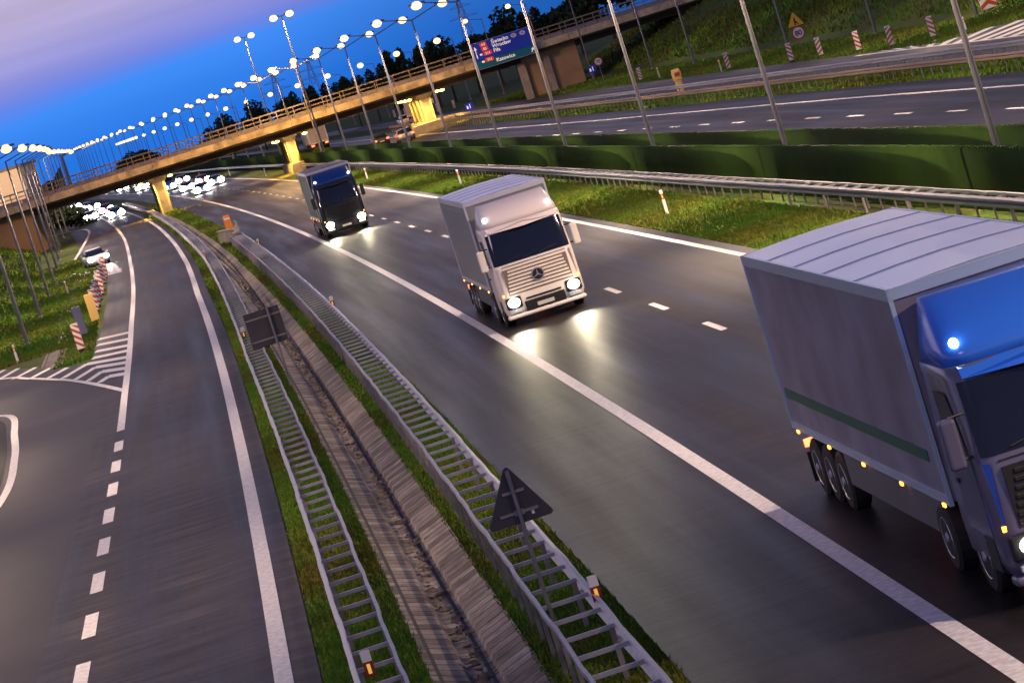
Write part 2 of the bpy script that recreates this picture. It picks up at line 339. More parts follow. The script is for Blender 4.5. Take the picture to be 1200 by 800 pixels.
for i,b in enumerate(bars):
    for k in range(len(b)-1):
        (x0,y0),(x1,y1)=b[k],b[k+1]; h=.75 if i<8 and (k==len(b)-2) else .8
        if i<8 and k==len(b)-2: mb.quad((x0,y0-h,.02),(x1,y1-h,.024),(x1,y1+h,.024),(x0,y0+h,.02))
        else: mb.quad((x0-.15,y0-h*.3,.02),(x0+.22,y0-h*.6,.02),(x1+.2,y1-.3,.02),(x1-.12,y1+.5,.02))
obj('hatched_marking',mb,PAINT,sr)
mb=MB(); strip(mb,smooth([(-60,214-52),(-40,180),(-30,166),(-23.2,154.4),(-21.2,148.6),(-19.1,141.8),(-17.9,137.7),(-16.1,130.7),(-14.2,122.7)]),.24,.03)
strip(mb,smooth([(-14.6,60),(-14.9,75),(-15.3,94.5),(-16.6,108.1),(-17.9,118.2),(-19.0,126.5),(-20.2,130.5),(-22.5,134),(-26,139)]),.26,.03); obj('edge_line',mb,PAINT,sr)
mb=MB(); mb.poly([(x,y,.021) for x,y in smooth([(-14.9,60),(-15.2,75),(-15.6,94.5),(-16.9,108.1),(-18.2,118.2),(-19.3,125.9),(-20.5,129.8),(-22.5,133),(-40,150),(-50,60)])]); obj('traffic_island_asphalt',mb,ASPD,sr)
# cross-over and exit road on the left beyond
mb=MB(); mb.poly([(x,y,.012) for x,y in [(-24.0,236.5),(-27.2,242.5),(-32.2,250),(-40,262),(-43,272),(-34,268),(-27,264),(-25,262)]]); jr=struct(obj('junction_road',mb,mat('wet_glare_asphalt',(.30,.25,.25),.3,vary=.15)))  # wet road, headlamp reflection painted into its pale colour
mb=MB()
for k in range(5): strip(mb,[(-25.6-k*.9,241+k*3),(-27.6-k*1.1,258+k*2.2)],.22,.03)
obj('hatched_marking',mb,PAINT,jr)
mb=MB(); ex=smooth([(-35.4,300),(-41.0,364.9),(-44.5,400),(-48.1,421.4),(-55.4,440),(-66,452),(-90,470)])
strip(mb,ex,.3,.03); exo=struct(obj('exit_line',mb,PAINT))
mb=MB(); mb.poly([(x,y,.006) for x,y in [(-38,340),(-41.0,364.9),(-44.5,400),(-48.1,421.4),(-55.4,440),(-66,452),(-90,470),(-90,492),(-64,476),(-52,455),(-44,420)]]); struct(obj('exit_road',mb,ASP2))
# away carriageway and far collector
W2=add(W1,1.95)
aw=struct(ribbon('away_carriageway',[(add(AW,-9.4),.0),(AW,.02),(add(AW,2.7),.0)],40,1200,ASP))
ribbon('edge_line',[(add(AW,-.13),.027),(add(AW,.13),.027)],40,1200,PAINT,aw); ribbon('edge_line',[(add(AW,-7.4),.022),(add(AW,-7.15),.022)],40,1200,PAINT,aw)
mb=MB(); y=82.9*1.5-1.5-4*9.
while y<620:
    ribbon('',[(add(AW,-3.75),.027),(add(AW,-3.55),.027)],y,y+3.0,None,mb=mb,step=3); y+=8.9
obj('lane_dashes',mb,PAINT,aw)
FE=tab([(100,47),(190,43.5),(197,41.2),(204,39),(215,38.2),(245,38.1),(320,37.6),(420,36.5),(900,35)])
fc=struct(ribbon('far_side_road',[(add(AW,6.9),.0),(FE,.0)],100,900,ASP2,step=3))
mb=MB()
ribbon('',[(37.6,.012),(37.85,.012)],160,215,None,mb=mb)
for k in range(16):
    y0=168+k*3.0; x1=min(FE(y0+6)-.2,43.5)
    if x1>38.2: mb.quad(*[(L(a)+d,a,.014) for d,a in ((37.8,y0),(37.8,y0+1.6),(x1,y0+7.6),(x1,y0+6))])
obj('hatched_marking',mb,PAINT,fc)

# concrete drainage ditch with its broken middle gutter
di=struct(ribbon('drainage_ditch',[(-6.14,.0),(-5.62,-.17),(-5.56,-.27),(-5.36,-.30),(-5.16,-.26),(-5.12,-.17),(-4.62,.01)],30,360,SLAB,step=1.5))
# side drain on the left verge
struct(ribbon('side_drain',[(-15.9,.0),(-15.5,-.0),(-15.3,.03),(-15.1,.0),(-14.8,.01)],150,250,SLAB,step=3))
# rubble and moss in the gutter
V=[];F=[]
mb=MB()
for k in range(700):
    Y=36+ (rng.random()**1.5)*150; d=-5.36+rng.normal()*.10; s=.015+.05*rng.random()**2
    x,yy,_=at(d,Y); z=-.28
    M=Matrix.Translation((x,yy,z))@Matrix.Rotation(rng.random()*6,4,'Z')@Matrix.Rotation(rng.random()*.8,4,'X')
    mb.box(-s*1.6,s*1.6,-s,s,-s*.5,s*.8,M)
o=obj('gutter_rubble',mb,mat('rubble',(.16,.13,.10),.9,vary=.4,vscale=12)); o['kind']='stuff'

# ------------------------------------------------------------------ grass blades
def blades(name,bands):
    V=[];
    for d0,d1,Y0,Y1,n,h,w in bands:
        Y=Y0+(Y1-Y0)*rng.random(n)**1.35; d=np.array([ev(d0,y) for y in Y])+rng.random(n)*(np.array([ev(d1,y)-ev(d0,y) for y in Y]))
        nz=np.sin(Y*1.7+d*5)*.5+np.sin(Y*.43+d*2.1)*.5
        hh=h*(.5+.8*rng.random(n))*(1+.35*nz); X=np.array([L(y) for y in Y])+d
        zb=np.array([terrain(dd,yy) if abs(dd)>19 else 0. for dd,yy in zip(d,Y)]); a=rng.random(n)*2*PI; ww=w*(1+Y/80)
        dx=np.cos(a)*ww; dy=np.sin(a)*ww; lx=rng.normal(size=n)*hh*.4; ly=rng.normal(size=n)*hh*.4
        V.append(np.stack([np.stack([X-dx,Y-dy,zb-.03],1),np.stack([X+dx,Y+dy,zb-.03],1),np.stack([X+lx,Y+ly,zb+hh],1)],1).reshape(-1,3))
    V=np.concatenate(V); n=len(V)//3
    me=bpy.data.meshes.new(name); me.vertices.add(len(V)); me.vertices.foreach_set('co',V.ravel())
    me.loops.add(len(V)); me.loops.foreach_set('vertex_index',np.arange(len(V))); me.polygons.add(n); me.polygons.foreach_set('loop_start',np.arange(0,3*n,3)); me.polygons.foreach_set('loop_total',np.full(n,3))
    me.materials.append(GRB); me.update(); me.validate()
    o=bpy.data.objects.new(name,me); C.objects.link(o); o['kind']='stuff'; return o
blades('verge_grass',[(add(CR,.6),-6.12,34,200,90000,.06,.012),(-4.66,-3.1,34,200,90000,.06,.012),(add(CR,.6),-6.1,150,380,15000,.14,.02),(8.45,12.0,80,330,90000,.08,.016),(-20,-13.35,163.5,300,30000,.13,.02),(-15.2,-13.3,149,172,1500,.10,.016),
  (add(AW,2.8),add(AW,6.7),120,330,26000,.16,.02),(38.5,46,196,420,26000,.16,.02),(43.5,50,150,215,18000,.2,.02),(48,76,150,400,60000,.38,.022),(-34,-19,190,380,16000,.3,.022),(-4.6,-3.1,190,420,9000,.16,.03)])

# ------------------------------------------------------------------ guard rails
WB=[(0,.62),(.0,.66),(-.07,.69),(-.07,.75),(0,.78),(.0,.82),(-.07,.85),(-.07,.92),(0,.96),(.02,.97)]
def wob(y): return .008*math.sin(y*.55)+.007*math.sin(y*1.27+1)+.006*math.sin(y*2.3)
def wbeam(mb,d,a,b,side=1,step=1.,z0=-.22,sc=1.):
    pr=[(0,.60),(.07,.64),(.07,.70),(.0,.745),(.07,.79),(.07,.85),(0,.89),(-.012,.89),(.05,.84),(.05,.80),(-.012,.755),(.05,.69),(.05,.65),(-.012,.60)]
    pr=[(x*side,z+z0+.15) for x,z in pr]
    rings=[]
    for y in ys(a,b,step):
        rings.append([(L(y)+ev(d,y)+x+wob(y),y,z+.4*wob(y+7)) for x,z in pr])
    mb.rings(rings)
POSTM={}
def guard(label,group,d,a,b,side,back=None,sp=1.47,cap=100,beam=None):
    """side=+1: traffic face looks to +x. back = offset of the rear rail, None for a single rail"""
    x0,y0,_=at(ev(d,a),a); t=thing('guard_rail',label,'guard rail',(x0,y0,0),0,group)
    Mi=Matrix.Translation((-x0,-y0,0))
    def local(o): o.data.transform(Mi); return o
    mb=MB(); wbeam(mb,d,a,b,side); local(obj('beam',mb,beam or STEEL,t))
    if back is not None:
        mb=MB(); rings=[]
        for y in ys(a,b,.8): rings.append([(L(y)+ev(d,y)+back+x+wob(y*1.3+3),y,z+.3*wob(y)) for x,z in ((-.028,.68),(.028,.68),(.028,.76),(-.028,.76))])
        mb.rings(rings); local(obj('rear_rail',mb,STEEL,t))
    pm=MB(); off=(back if back is not None else -side*.14)
    pm.box(-.028,.028,-.022,.022,-.1,.72)
    bm_=MB(); 
    lo,hi=sorted((0,off)); bm_.box(lo,hi,-.024,.024,.68,.74)
    pmesh=pm.mesh('post',STEELD); bmesh_=bm_.mesh('spacer_bar',STEEL)
    fm=MB(); fm.box(-.035-side*.05,.035-side*.05,-.05,.05,-.1,.70); fmesh=fm.mesh('post',STEELD)
    Y=[]; y=a+.3
    while y<b: Y.append(y); y+=sp
    rest=MB(); restb=MB()
    for i,y in enumerate(Y):
        x=L(y)+ev(d,y)-x0; rz=heading(y)
        if i<cap:
            obj('post',pmesh,None,t,loc=(x+off,y-y0,0),rot=(0,0,rz)); obj('spacer_bar',bmesh_,None,t,loc=(x,y-y0,0),rot=(0,0,rz))
        else:
            rest.box(-.05,.05,-.03,.03,-.1,.72,Matrix.Translation((x+off,y-y0,0))); restb.box(lo,hi,-.022,.022,.70,.75,Matrix.Translation((x,y-y0,0)))
        if back is not None and i%3==0 and i<cap*.99: obj('post',fmesh,None,t,loc=(x,y-y0,0),rot=(0,0,rz)) if i<30 else None
    if rest.v:
        o=obj('posts',rest,STEELD,t); o['kind']='stuff'; o=obj('spacer_bars',restb,STEEL,t); o['kind']='stuff'
    return t
gR=guard('ladder-like double guard rail between the ditch and the lorry carriageway','guard rails along the carriageways',tab([(30,-3.72),(120,-3.5),(224,-3.35)]),30,222,1,-.72)
gL=guard('ladder-like double guard rail between the left carriageway and the ditch','guard rails along the carriageways',tab([(30,-7.15),(110,-7.1),(150,-6.85),(200,-6.5),(500,-6.2)]),34,470,-1,.60)
gM=guard('long guard rail on the grass in front of the green screens','guard rails along the carriageways',GM,60,700,-1,.55,sp=1.9,beam=mat('dull_steel',(.2,.2,.25),.4,.6))
gF=guard('brownish guard rail beside the hard shoulder of the far carriageway','guard rails along the carriageways',add(AW,3.2),100,420,-1,None,sp=1.9,beam=mat('brown_steel',(.26,.19,.15),.5,.3))
gB=guard('rear guard rail along the far side road, behind the brownish one','guard rails along the carriageways',add(AW,5.9),100,420,-1,None,sp=1.9)
# flared sheet end of the right-hand rail
t=thing('rail_end_wall','concrete wall end where the ladder-like rail by the lorries starts','wall end',(L(222)-3.6,222,0))
mb=MB(); pl=smooth([(0,-3),(-.15,2),(-.9,6),(-1.9,9)],4)
mb.rings([[(x,y,.0),(x+.22,y,.0),(x+.2,y,.92),(x+.02,y,.92)] for x,y in pl]); obj('wall',mb,CONCD,t)
mb=MB(); mb.rings([[(x-.04,y,.924),(x+.26,y,.924),(x+.26,y,1.0),(x-.04,y,1.0)] for x,y in pl]); obj('coping',mb,CONC,t)
t=thing('rail_end_wall','low dark barrier end beside the orange post, past the other wall end','wall end',(L(236)-3.2,236,0))
mb=MB(); pl=smooth([(0,-3),(-.1,3),(-.5,9),(-.9,14)],4)
mb.rings([[(x,y,.0),(x+.2,y,.0),(x+.2,y,.8),(x,y,.8)] for x,y in pl]); obj('wall',mb,CONCD,t)

# ------------------------------------------------------------------ green anti-glare screens
def screen(label,d,a,b):
    x0,y0,_=at(ev(d,a),a); t=thing('glare_screen',label,'screen',(x0,y0,0),0,'green glare screens in the median')
    mb=MB(); y=a
    while y<b:
        x=L(y)+ev(d,y)-x0; rz=heading(y)+R(38)+random.uniform(-.03,.03); hj=random.uniform(-.02,.015)
        M=Matrix.Translation((x,y-y0,0))@Matrix.Rotation(rz,4,'Z'); w=.17
        # slightly cupped blade with a rounded top
        mb.rings([[M@Vector((-w,0,.05)),M@Vector((0,.03,.05)),M@Vector((w,0,.05)),M@Vector((0,.045,.05))],
                  [M@Vector((-w,0,1.72+hj)),M@Vector((0,.03,1.76+hj)),M@Vector((w,0,1.72+hj)),M@Vector((0,.045,1.76+hj))],
                  [M@Vector((-w*.6,0,1.83+hj)),M@Vector((0,.03,1.86+hj)),M@Vector((w*.6,0,1.83+hj)),M@Vector((0,.045,1.86+hj))]])
        y+=.30 if y<260 else .6
    obj('blades',mb,GREEN,t)
    mb=MB(); 
    for z in (.15,1.0): mb.rings([[(L(y)+ev(d,y)-x0+x,y-y0,zz) for x,zz in ((.19,z),(.24,z),(.24,z+.08),(.19,z+.08))] for y in ys(a,b,5)])
    obj('carrier_rail',mb,STEELD,t)
screen('green slatted glare screen nearest the lorries',W1,62,760)
screen('green slatted glare screen on the far side of the lamp posts',W2,66,760)

# ------------------------------------------------------------------ bridge
BY=368.; B=thing('road_bridge','concrete road bridge with railing crossing the motorway on lit piers','bridge',(0,BY,0))
mb=MB(); mb.box(-92,46,.12,14.85,4.75,5.2); o=obj('deck',mb,mat('deck_concrete_shaded',(.12,.09,.07),.9,vary=.25,vscale=.6),B)  # base colour darkened for the shade below the parapet overhang
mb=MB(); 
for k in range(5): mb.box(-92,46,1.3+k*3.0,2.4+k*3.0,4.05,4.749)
obj('girders',mb,mat('girder_concrete_shaded',(.05,.038,.03),.9,vary=.25,vscale=.6),B)  # overhang shade painted into the girder colour
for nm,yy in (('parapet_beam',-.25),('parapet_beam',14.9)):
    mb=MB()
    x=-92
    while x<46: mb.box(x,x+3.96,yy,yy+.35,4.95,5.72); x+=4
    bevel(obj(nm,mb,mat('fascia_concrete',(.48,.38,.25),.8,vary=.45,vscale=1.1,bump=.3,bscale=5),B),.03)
for yy in (.0,15.):
    mb=MB(); x=-92
    while x<=46: mb.box(x-.05,x+.05,yy-.05,yy+.05,5.721,7.0); x+=2.
    for z,h in ((6.93,.10),(6.45,.06),(6.05,.06)): mb.box(-92,46,yy-.04,yy+.04,z,z+h)
    obj('railing',mb,RAILM,B)
mb=MB(); x=-92
while x<46: mb.box(x,x+3.9,8.6,8.7,5.3,6.1); x+=4
obj('crash_barrier',mb,STEELD,B)
s0=-.117
def pier(x,n=4,w=1.1,foot=True):
    for k in range(n):
        y=1.6+k*3.9; xx=x+s0*y
        m=MB(); m.rings([[(xx+a*ww,y+b*ww,z) for a,b in ((-.5,-.35),(-.35,-.5),(.35,-.5),(.5,-.35),(.5,.35),(.35,.5),(-.35,.5),(-.5,.35))] for z,ww in ((-.3,w*.9),(2.6,w),(3.5,w*1.15),(3.9,w*1.7))])
        obj('pier_column',m,CONC,B)
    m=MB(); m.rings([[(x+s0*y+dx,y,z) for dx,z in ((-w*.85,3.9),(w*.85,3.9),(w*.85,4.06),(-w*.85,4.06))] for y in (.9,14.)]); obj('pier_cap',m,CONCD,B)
    if foot:
        m=MB(); m.rings([[(x+s0*y+dx,y,z) for dx,z in ((-w*.95,-.2),(w*.95,-.2),(w*.8,1.0),(-w*.8,1.0))] for y in (-.6,15.)]); obj('pier_base',m,CONC,B)
pier(-31.9,4,1.25,False); pier(-16.6,4,.95); pier(-1.0,4,1.15); 
for x0,x1,dr in ((10.2,16.5,1),(-54.,-46.6,-1)):
    m=MB(); m.box(x0,x1,1.2,13.8,-.3,4.74); obj('abutment',m,mat('abutment_concrete',(.34,.22,.12),.85,vary=.15,vscale=.5),B)
m=MB(); m.box(9.6,10.5,.7,1.9,-.3,4.04); m.box(12.6,13.3,.7,1.15,-.3,4.04); obj('abutment_pilaster',m,CONC,B)
# uplighters/downlighters under the deck
def spot(name,loc,target,e,col,ang=150,blend=1.,rad=.2,parent=None):
    l=bpy.data.lights.new(name,'SPOT'); l.energy=e; l.color=col; l.spot_size=R(ang); l.spot_blend=blend; l.shadow_soft_size=rad
    o=bpy.data.objects.new(name,l); C.objects.link(o); o.location=loc
    v=Vector(target)-Vector(loc); o.rotation_euler=v.to_track_quat('-Z','Y').to_euler()
    if parent: o.parent=parent
    return o
SOD=(1,.52,.08)
ul=None
UL=[(-34.0,1.0,'left of the pier by the ditch'),(-30.6,1.,'right of the pier by the ditch'),(-18.2,.8,'front left of the pier among the green screens'),(-18.7,4.6,'rear left of the pier among the green screens'),(-15.0,.9,'right of the pier among the green screens'),
 (-2.9,.8,'first left of the pier by the far road'),(-3.35,4.7,'second left of the pier by the far road'),(-3.8,8.6,'third left of the pier by the far road'),(-4.3,12.5,'rearmost left of the pier by the far road'),(.9,.9,'front right of the pier by the far road'),(.35,4.8,'rear right of the pier by the far road')]
for i,(x,y,w) in enumerate(UL):
    t=thing('under_bridge_lamp','lit yellow lamp under the bridge, '+w,'lamp',(x,BY+y,3.9),0,'yellow lamps under the bridge')
    m=MB(); m.box(-.35,.35,-.2,.2,.02,.16); bevel(obj('housing',m,BLACK,t))
    m=MB(); m.ball((0,-.05,-.04),.30,.5,12,6); obj('lens',m,SODL,t,True)
    spot('wall_fill_light',(0,-.2,-.25),((.8 if x<-30 and i==0 or i in(2,3,5,6,7,8) else -.8),-.35,-4),6500 if i in (0,2,5,6,9) else 2600,SOD,150,1,.2,t)
m=MB(); m.box(-1.2,1.2,-2.2,0,0,1.05); t=obj('concrete_block',m,CONC,None,loc=(-16.0,BY-.7,0)); bevel(t,.05); tag(t,'pale concrete block lit yellow in front of the pier among the green screens','block')
m=MB(); m.box(-2.2,2.6,-3,0,0,.95); t=obj('concrete_block',m,CONC,None,loc=(-1.2,BY-.7,0)); bevel(t,.05); tag(t,'long concrete block in front of the pier by the far side road','block')

# ------------------------------------------------------------------ street lamps
LC=(1.,.72,.50)
def double_lamp(label,d,Y,H=10.95,arm=2.0,rise=.5,group='two-armed lamp posts in the median',light=0,rad=1.,col=LC,ang=150):
    x,y,_=at(d,Y); t=thing('street_lamp',label,'street lamp',(x,y,0),heading(Y),group)
    m=MB(); m.tube((0,0,0),(0,0,H*.5),.105,.085,10); m.tube((0,0,H*.5),(0,0,H),.085,.05,10); m.box(-.2,.2,-.2,.2,0,.1); obj('pole',m,POLE,t)
    for s in (-1,1):
        m=MB(); m.tube((0,0,H-.05),(s*arm,0,H+rise),.045,.035,6); obj('arm',m,POLE,t)
        m=MB(); m.rings([[(s*(arm+u),v*w,H+rise+h) for v,h in ((-1,.0),(-.7,.13),(.7,.13),(1,.0))] for u,w in ((-.15,.07),(.15,.17),(.7,.17),(.9,.08))]); hd=obj('lamp_head',m,POLE,t)
        m=MB(); m.ball((s*(arm+.42),0,H+rise-.05),.36*rad,.75,12,6); obj('lens',m,LENS,hd,True)
        if light: spot('wall_fill_light',(s*(arm+.42),0,H+rise-.42),(s*(arm+1.4),0,0),light,col,ang,.6,.3,t)
    return t
def words_n(i): return ['first','second','third','fourth','fifth','sixth','seventh','eighth','ninth','tenth','eleventh','twelfth','thirteenth','fourteenth','fifteenth','sixteenth','seventeenth','eighteenth','nineteenth','twentieth'][i]
med=[]; Y=61.; k=0; ypos=[33,61.5,90.5,119.5,148.5,177.5,206.5,235,264,293,322]; 
for i,Yp in enumerate(ypos):
    if i<2: lab='two-armed lamp post in the median nearest the camera' if i==1 else 'two-armed lamp post level with the camera'
    else: lab='two-armed lamp post rising between the green screens, %s from the right'%words_n(i-2)
    double_lamp(lab,W1(Yp)+.9,Yp,light=13500)
for i,(Yp,h) in enumerate(((345,16.4),(405,16.6))):
    double_lamp(('tall lamp post with a short twin head in front of the bridge','tall lamp post with a short twin head behind the bridge railing')[i],W1(Yp)+.6,Yp,H=h,arm=.45,rise=0,group='tall twin-headed lamp posts at the bridge',light=16000,rad=1.25,col=(1,.55,.14),ang=178)
for dx in (-.9,.9): spot('fascia_fill_light',(L(345)+13+dx,346,15.9),(L(345)+13+dx*9-11,368,5.4),17000,(1,.50,.08),105,.5,.3)  # added spots at the tall lamp head, brighten the bridge fascia
Yp=352; n=0; proto=None
FARL=[]
WF=tab([(380,12.5),(600,12.6),(800,9.2),(1100,5.5)])
while Yp<1130:
    if proto is None: proto=double_lamp('distant two-armed lamp post in the glowing row beyond the bridge',W1(min(Yp,900))+.9,Yp,light=0,rad=1.1,group='distant lamp posts beyond the bridge'); KIDS[proto.name]=kids(proto)
    else:
        c=copy_thing(proto,at(WF(Yp),Yp),heading(Yp),'distant two-armed lamp post in the glowing row beyond the bridge','distant lamp posts beyond the bridge')
        s=1+max(0,(Yp-700)/4000); c.scale=(s,s,1)
    Yp+=29 if Yp<1300 else 45; n+=1
for i,Yp in enumerate((381,439,497)):
    spot('wall_fill_light',(L(Yp)+11.,Yp,10.8),(L(Yp)+9,Yp,0),9000,LC,150,.6,.3)
def single_lamp(label,d,Y,H=10.,arm=1.7,dirn=1,group='',light=0,rad=1.,z=0.):
    x,y,_=at(d,Y); t=thing('street_lamp',label,'street lamp',(x,y,z),heading(Y),group)
    m=MB(); m.tube((0,0,-.3),(0,0,H*.5),.12,.09,10); m.tube((0,0,H*.5),(0,0,H),.09,.06,10); m.tube((0,0,0),(0,0,.12),.26,.2,10); obj('pole',m,POLE,t)
    s=dirn; m=MB(); m.tube((0,0,H-.05),(s*arm,0,H+.35),.045,.035,6); obj('arm',m,POLE,t)
    m=MB(); m.rings([[(s*(arm+u),v*w,H+.35+h) for v,h in ((-1,.0),(-.7,.13),(.7,.13),(1,.0))] for u,w in ((-.15,.07),(.15,.17),(.7,.17),(.9,.08))]); hd=obj('lamp_head',m,POLE,t)
    m=MB(); m.ball((s*(arm+.42),0,H+.30),.36*rad,.8,12,6); obj('lens',m,LENS,hd,True)
    if light: spot('wall_fill_light',(s*(arm+.42),0,H-.12),(s*(arm+1.6),0,0),light,LC,150,.6,.3,t)
    return t
LD=tab([(100,-17.5),(234,-17.1),(380,-16.8),(500,-13.3),(700,-4.5),(800,-2)])
lp=[62,91,120,149,178,206,234,261,289,317,346]
for i,Yp in enumerate(lp):
    lab='single-armed lamp post on the left verge, '+(['far outside left','outside the left edge','beyond the left edge by the slip road','out of sight left of the slip road'][i] if i<4 else words_n(i-4)+' from the left')
    single_lamp(lab,LD(Yp)-(3 if i<3 else 5 if i==3 else 0),Yp,group='single-armed lamp posts on the left verge',light=8500 if i<4 else 9000,rad=.85)
Yp=375; proto=None; n=0
while Yp<760:
    if proto is None: proto=single_lamp('distant single-armed lamp post in the left-hand cluster beyond the bridge',LD(Yp),Yp,group='distant lamp posts on the left',rad=.95); KIDS[proto.name]=kids(proto)
    else: c=copy_thing(proto,at(LD(Yp),Yp),heading(Yp),'distant single-armed lamp post in the left-hand cluster beyond the bridge'); pass
    Yp+=29 if Yp<900 else 60; n+=1
rp=[(128,46.5),(157,46.3),(186,46.3),(215,46),(242,45.7),(271,45.4),(308,44.6),(333,45.2),(366,44.6),(398,44.8),(440,45.3)]
for i,(Yp,d) in enumerate(rp):
    single_lamp('single-armed lamp post at the foot of the right embankment, %s from the right'%words_n(i),d,Yp,H=10.3,dirn=-1,group='lamp posts along the right embankment',light=8000 if i<4 else 2600 if Yp<340 else 0)
Yp=470; proto=None; n=0
while Yp<1300:
    if proto is None: proto=single_lamp('distant lamp post in the lower right-hand row beyond the bridge',45-(Yp-470)*.0,Yp,H=9.,dirn=-1,group='distant lower lamp posts on the right',rad=1.5); KIDS[proto.name]=kids(proto)
    else: copy_thing(proto,at(45-min(20,(Yp-470)*.04),Yp),heading(Yp),'distant lamp post in the lower right-hand row beyond the bridge')
    Yp+=36

# ------------------------------------------------------------------ vehicles
def ring(z,y0,y1,hw,r,k=4):
    r=min(r,hw*.95,(y1-y0)*.48); o=[]
    for cx,cy,a0 in ((hw-r,y0+r,-90),(hw-r,y1-r,0),(-hw+r,y1-r,90),(-hw+r,y0+r,180)):
        for i in range(k+1):
            a=R(a0+90*i/k); o.append((cx+r*math.cos(a),cy+r*math.sin(a),z))
    return o
def lerp_level(lv,z):
    for a,b in zip(lv,lv[1:]):
        if a[0]<=z<=b[0]:
            t=(z-a[0])/(b[0]-a[0]); return tuple(a[i]+(b[i]-a[i])*t for i in range(len(a)))
    return lv[-1]
def loft(lv,k=4):
    m=MB(); m.rings([ring(*l,k=k) for l in lv]); return m
def front_patch(lv,za,zb,off=.012,inset=0,n=5,k=4,i0=2):
    """curved strip over the front of a loft, from corner point i0 of the left corner to the mirrored one"""
    m=MB(); rs=[]
    for j in range(n+1):
        z=za+(zb-za)*j/n; l=lerp_level(lv,z); r=ring(*l,k=k); r=ring(l[0],l[1]-off,l[2],l[3]+off*.8,l[4],k=k)
        FL=r[3*(k+1)+i0:4*(k+1)]; FR=r[0:k+1-i0]; rs.append(FL+FR)
    m.rings(rs,cap=False,closed=False)
    return m
def wheel(parent,x,y,r=.5,w=.3,rimm=None,side=1):
    m=MB(); m.rings([[(x+dx,y+rr*math.cos(a),r+rr*math.sin(a)) for a in [2*PI*i/20 for i in range(20)]] for dx,rr in ((-w/2,r*.88),(-w/2+.04,r),(w/2-.04,r),(w/2,r*.88))]); o=obj('wheel',m,RUB,parent)
    m=MB(); xx=x+side*(w/2+.004); m.rings([[(xx+s*side,y+rr*math.cos(a),r+rr*math.sin(a)) for a in [2*PI*i/16 for i in range(16)]] for s,rr in ((-.02,r*.62),(.005,r*.6),(-.05,r*.45),(-.03,r*.2),(.02,r*.12))]); obj('rim',m,rimm or STEEL,o)
    return o
def lorry(label,X,Y,rz,cabm,boxm,roofm,topm,trl=9.6,H=4.0,dark=False,stripe=None,star=False,lights=900,bands=False,boxside=None,cabH=3.75,trimm=None,lampr=.19,grillem=None,lowm=None,by0=2.75,recm=None):
    t=thing('lorry',label,'lorry',(X,Y,0),rz,'lorries driving towards the camera')
    c=cabH
    lv=[(.36,.06,2.15,1.16,.18),(.55,.0,2.2,1.24,.2),(.95,.0,2.25,1.25,.22),(1.35,.02,2.25,1.25,.24),(1.80,.05,2.25,1.25,.26),(1.98,.09,2.25,1.25,.28),(2.45,.22,2.25,1.245,.3),(2.90,.36,2.25,1.235,.32),(3.05,.38,2.25,1.225,.34)]
    cb=bevel(obj('cab',loft(lv),cabm,t,True),.01,1)
    for p in cb.data.polygons[-2:]: p.use_smooth=False
    # roof fairing
    lf=[(3.05,.39,2.22,1.2,.34),(3.25,.50,2.22,1.17,.36),(3.5,.85,2.2,1.12,.36),(c,1.35,2.15,1.04,.34)]
    obj('roof_fairing',loft(lf),topm,t,True)
    # windscreen
    w=front_patch(lv,1.92,2.86,.014,i0=2); obj('windscreen',w,GLASS,t,True)
    for s in (-1,1):
        m=MB(); yy=.45; m.poly([(s*1.262,yy,1.95),(s*1.262,1.45,1.95),(s*1.262,1.45,2.72),(s*1.262,.78,2.72),(s*1.262,.55,2.3)][::s]); obj('side_window',m,GLASS,t)
        m=MB(); m.box(s*1.255-.006,s*1.255+.006,.40,1.56,.9,1.92); dr=obj('door',m,cabm,t)
        m=MB(); m.box(s*1.275-.012,s*1.275+.012,1.36,1.5,1.5,1.56); obj('handle',m,BLACK,dr)
        m=MB(); m.box(min(s*1.34,s*1.56),max(s*1.34,s*1.56),.16,.32,1.85,2.5); mi=bevel(obj('mirror',m,lowm or cabm if not dark else BLACK,t),.05,3)
        
        for zz in (2.5,1.95): m=MB(); m.tube((s*1.2,.3,zz),(s*1.42,.26,zz),.02); obj('mirror_arm',m,BLACK,mi)
        # headlamp cluster
        m=MB(); m.box(s*.93-.24,s*.93+.24,-.05,.1,.58,.92); hc=bevel(obj('headlamp_housing',m,BLACK,t),.04,3)
        m=MB(); m.ball((s*.93,-.05,.76),lampr,.8,14,8); obj('headlamp',m,HLK if dark else HL,hc,True)
        if lights: spot('headlamp_light',(s*.93,-.32,.78),(s*.93,-14,0),lights,(1,.88,.60),50,.9,.16,t)
        m=MB(); m.box(s*1.14-.05,s*1.14+.05,.04,.12,.98,1.05); obj('indicator',m,AMB,t)
        m=MB(); m.ball((s*1.0,.60,3.32),.065,1,8,5); obj('top_lamp',m,WML,t,True)
        # wheel arch steps
        m=MB(); m.box(s*1.235-.02,s*1.235+.02,.45,.95,.42,.86); obj('step_panel',m,BLACK,t)
        wheel(t,s*1.08,1.42,.5,.3,side=s)
    # sun visor, grille, bumper
    m=MB(); m.rings([[(x,.26+yy,z) for x,yy,z in ((-1.08,.06,2.9),(0,-.08,2.86),(1.08,.06,2.9),(1.08,.14,3.02),(0,.0,3.02),(-1.08,.14,3.02))] ,[(x,.26+yy+.06,z+.03) for x,yy,z in ((-1.08,.06,2.9),(0,-.08,2.86),(1.08,.06,2.9),(1.08,.14,3.02),(0,.0,3.02),(-1.08,.14,3.02))]]); obj('sun_visor',m,BLACK if dark else topm,t)
    m=MB(); 
    for k in range(7):
        z=1.02+k*.105; hw=.98-.02*k; m.box(-hw,hw,-.028,.06,z,z+.062)
    gr=bevel(obj('grille',m,grillem or cabm,t),.012,2)
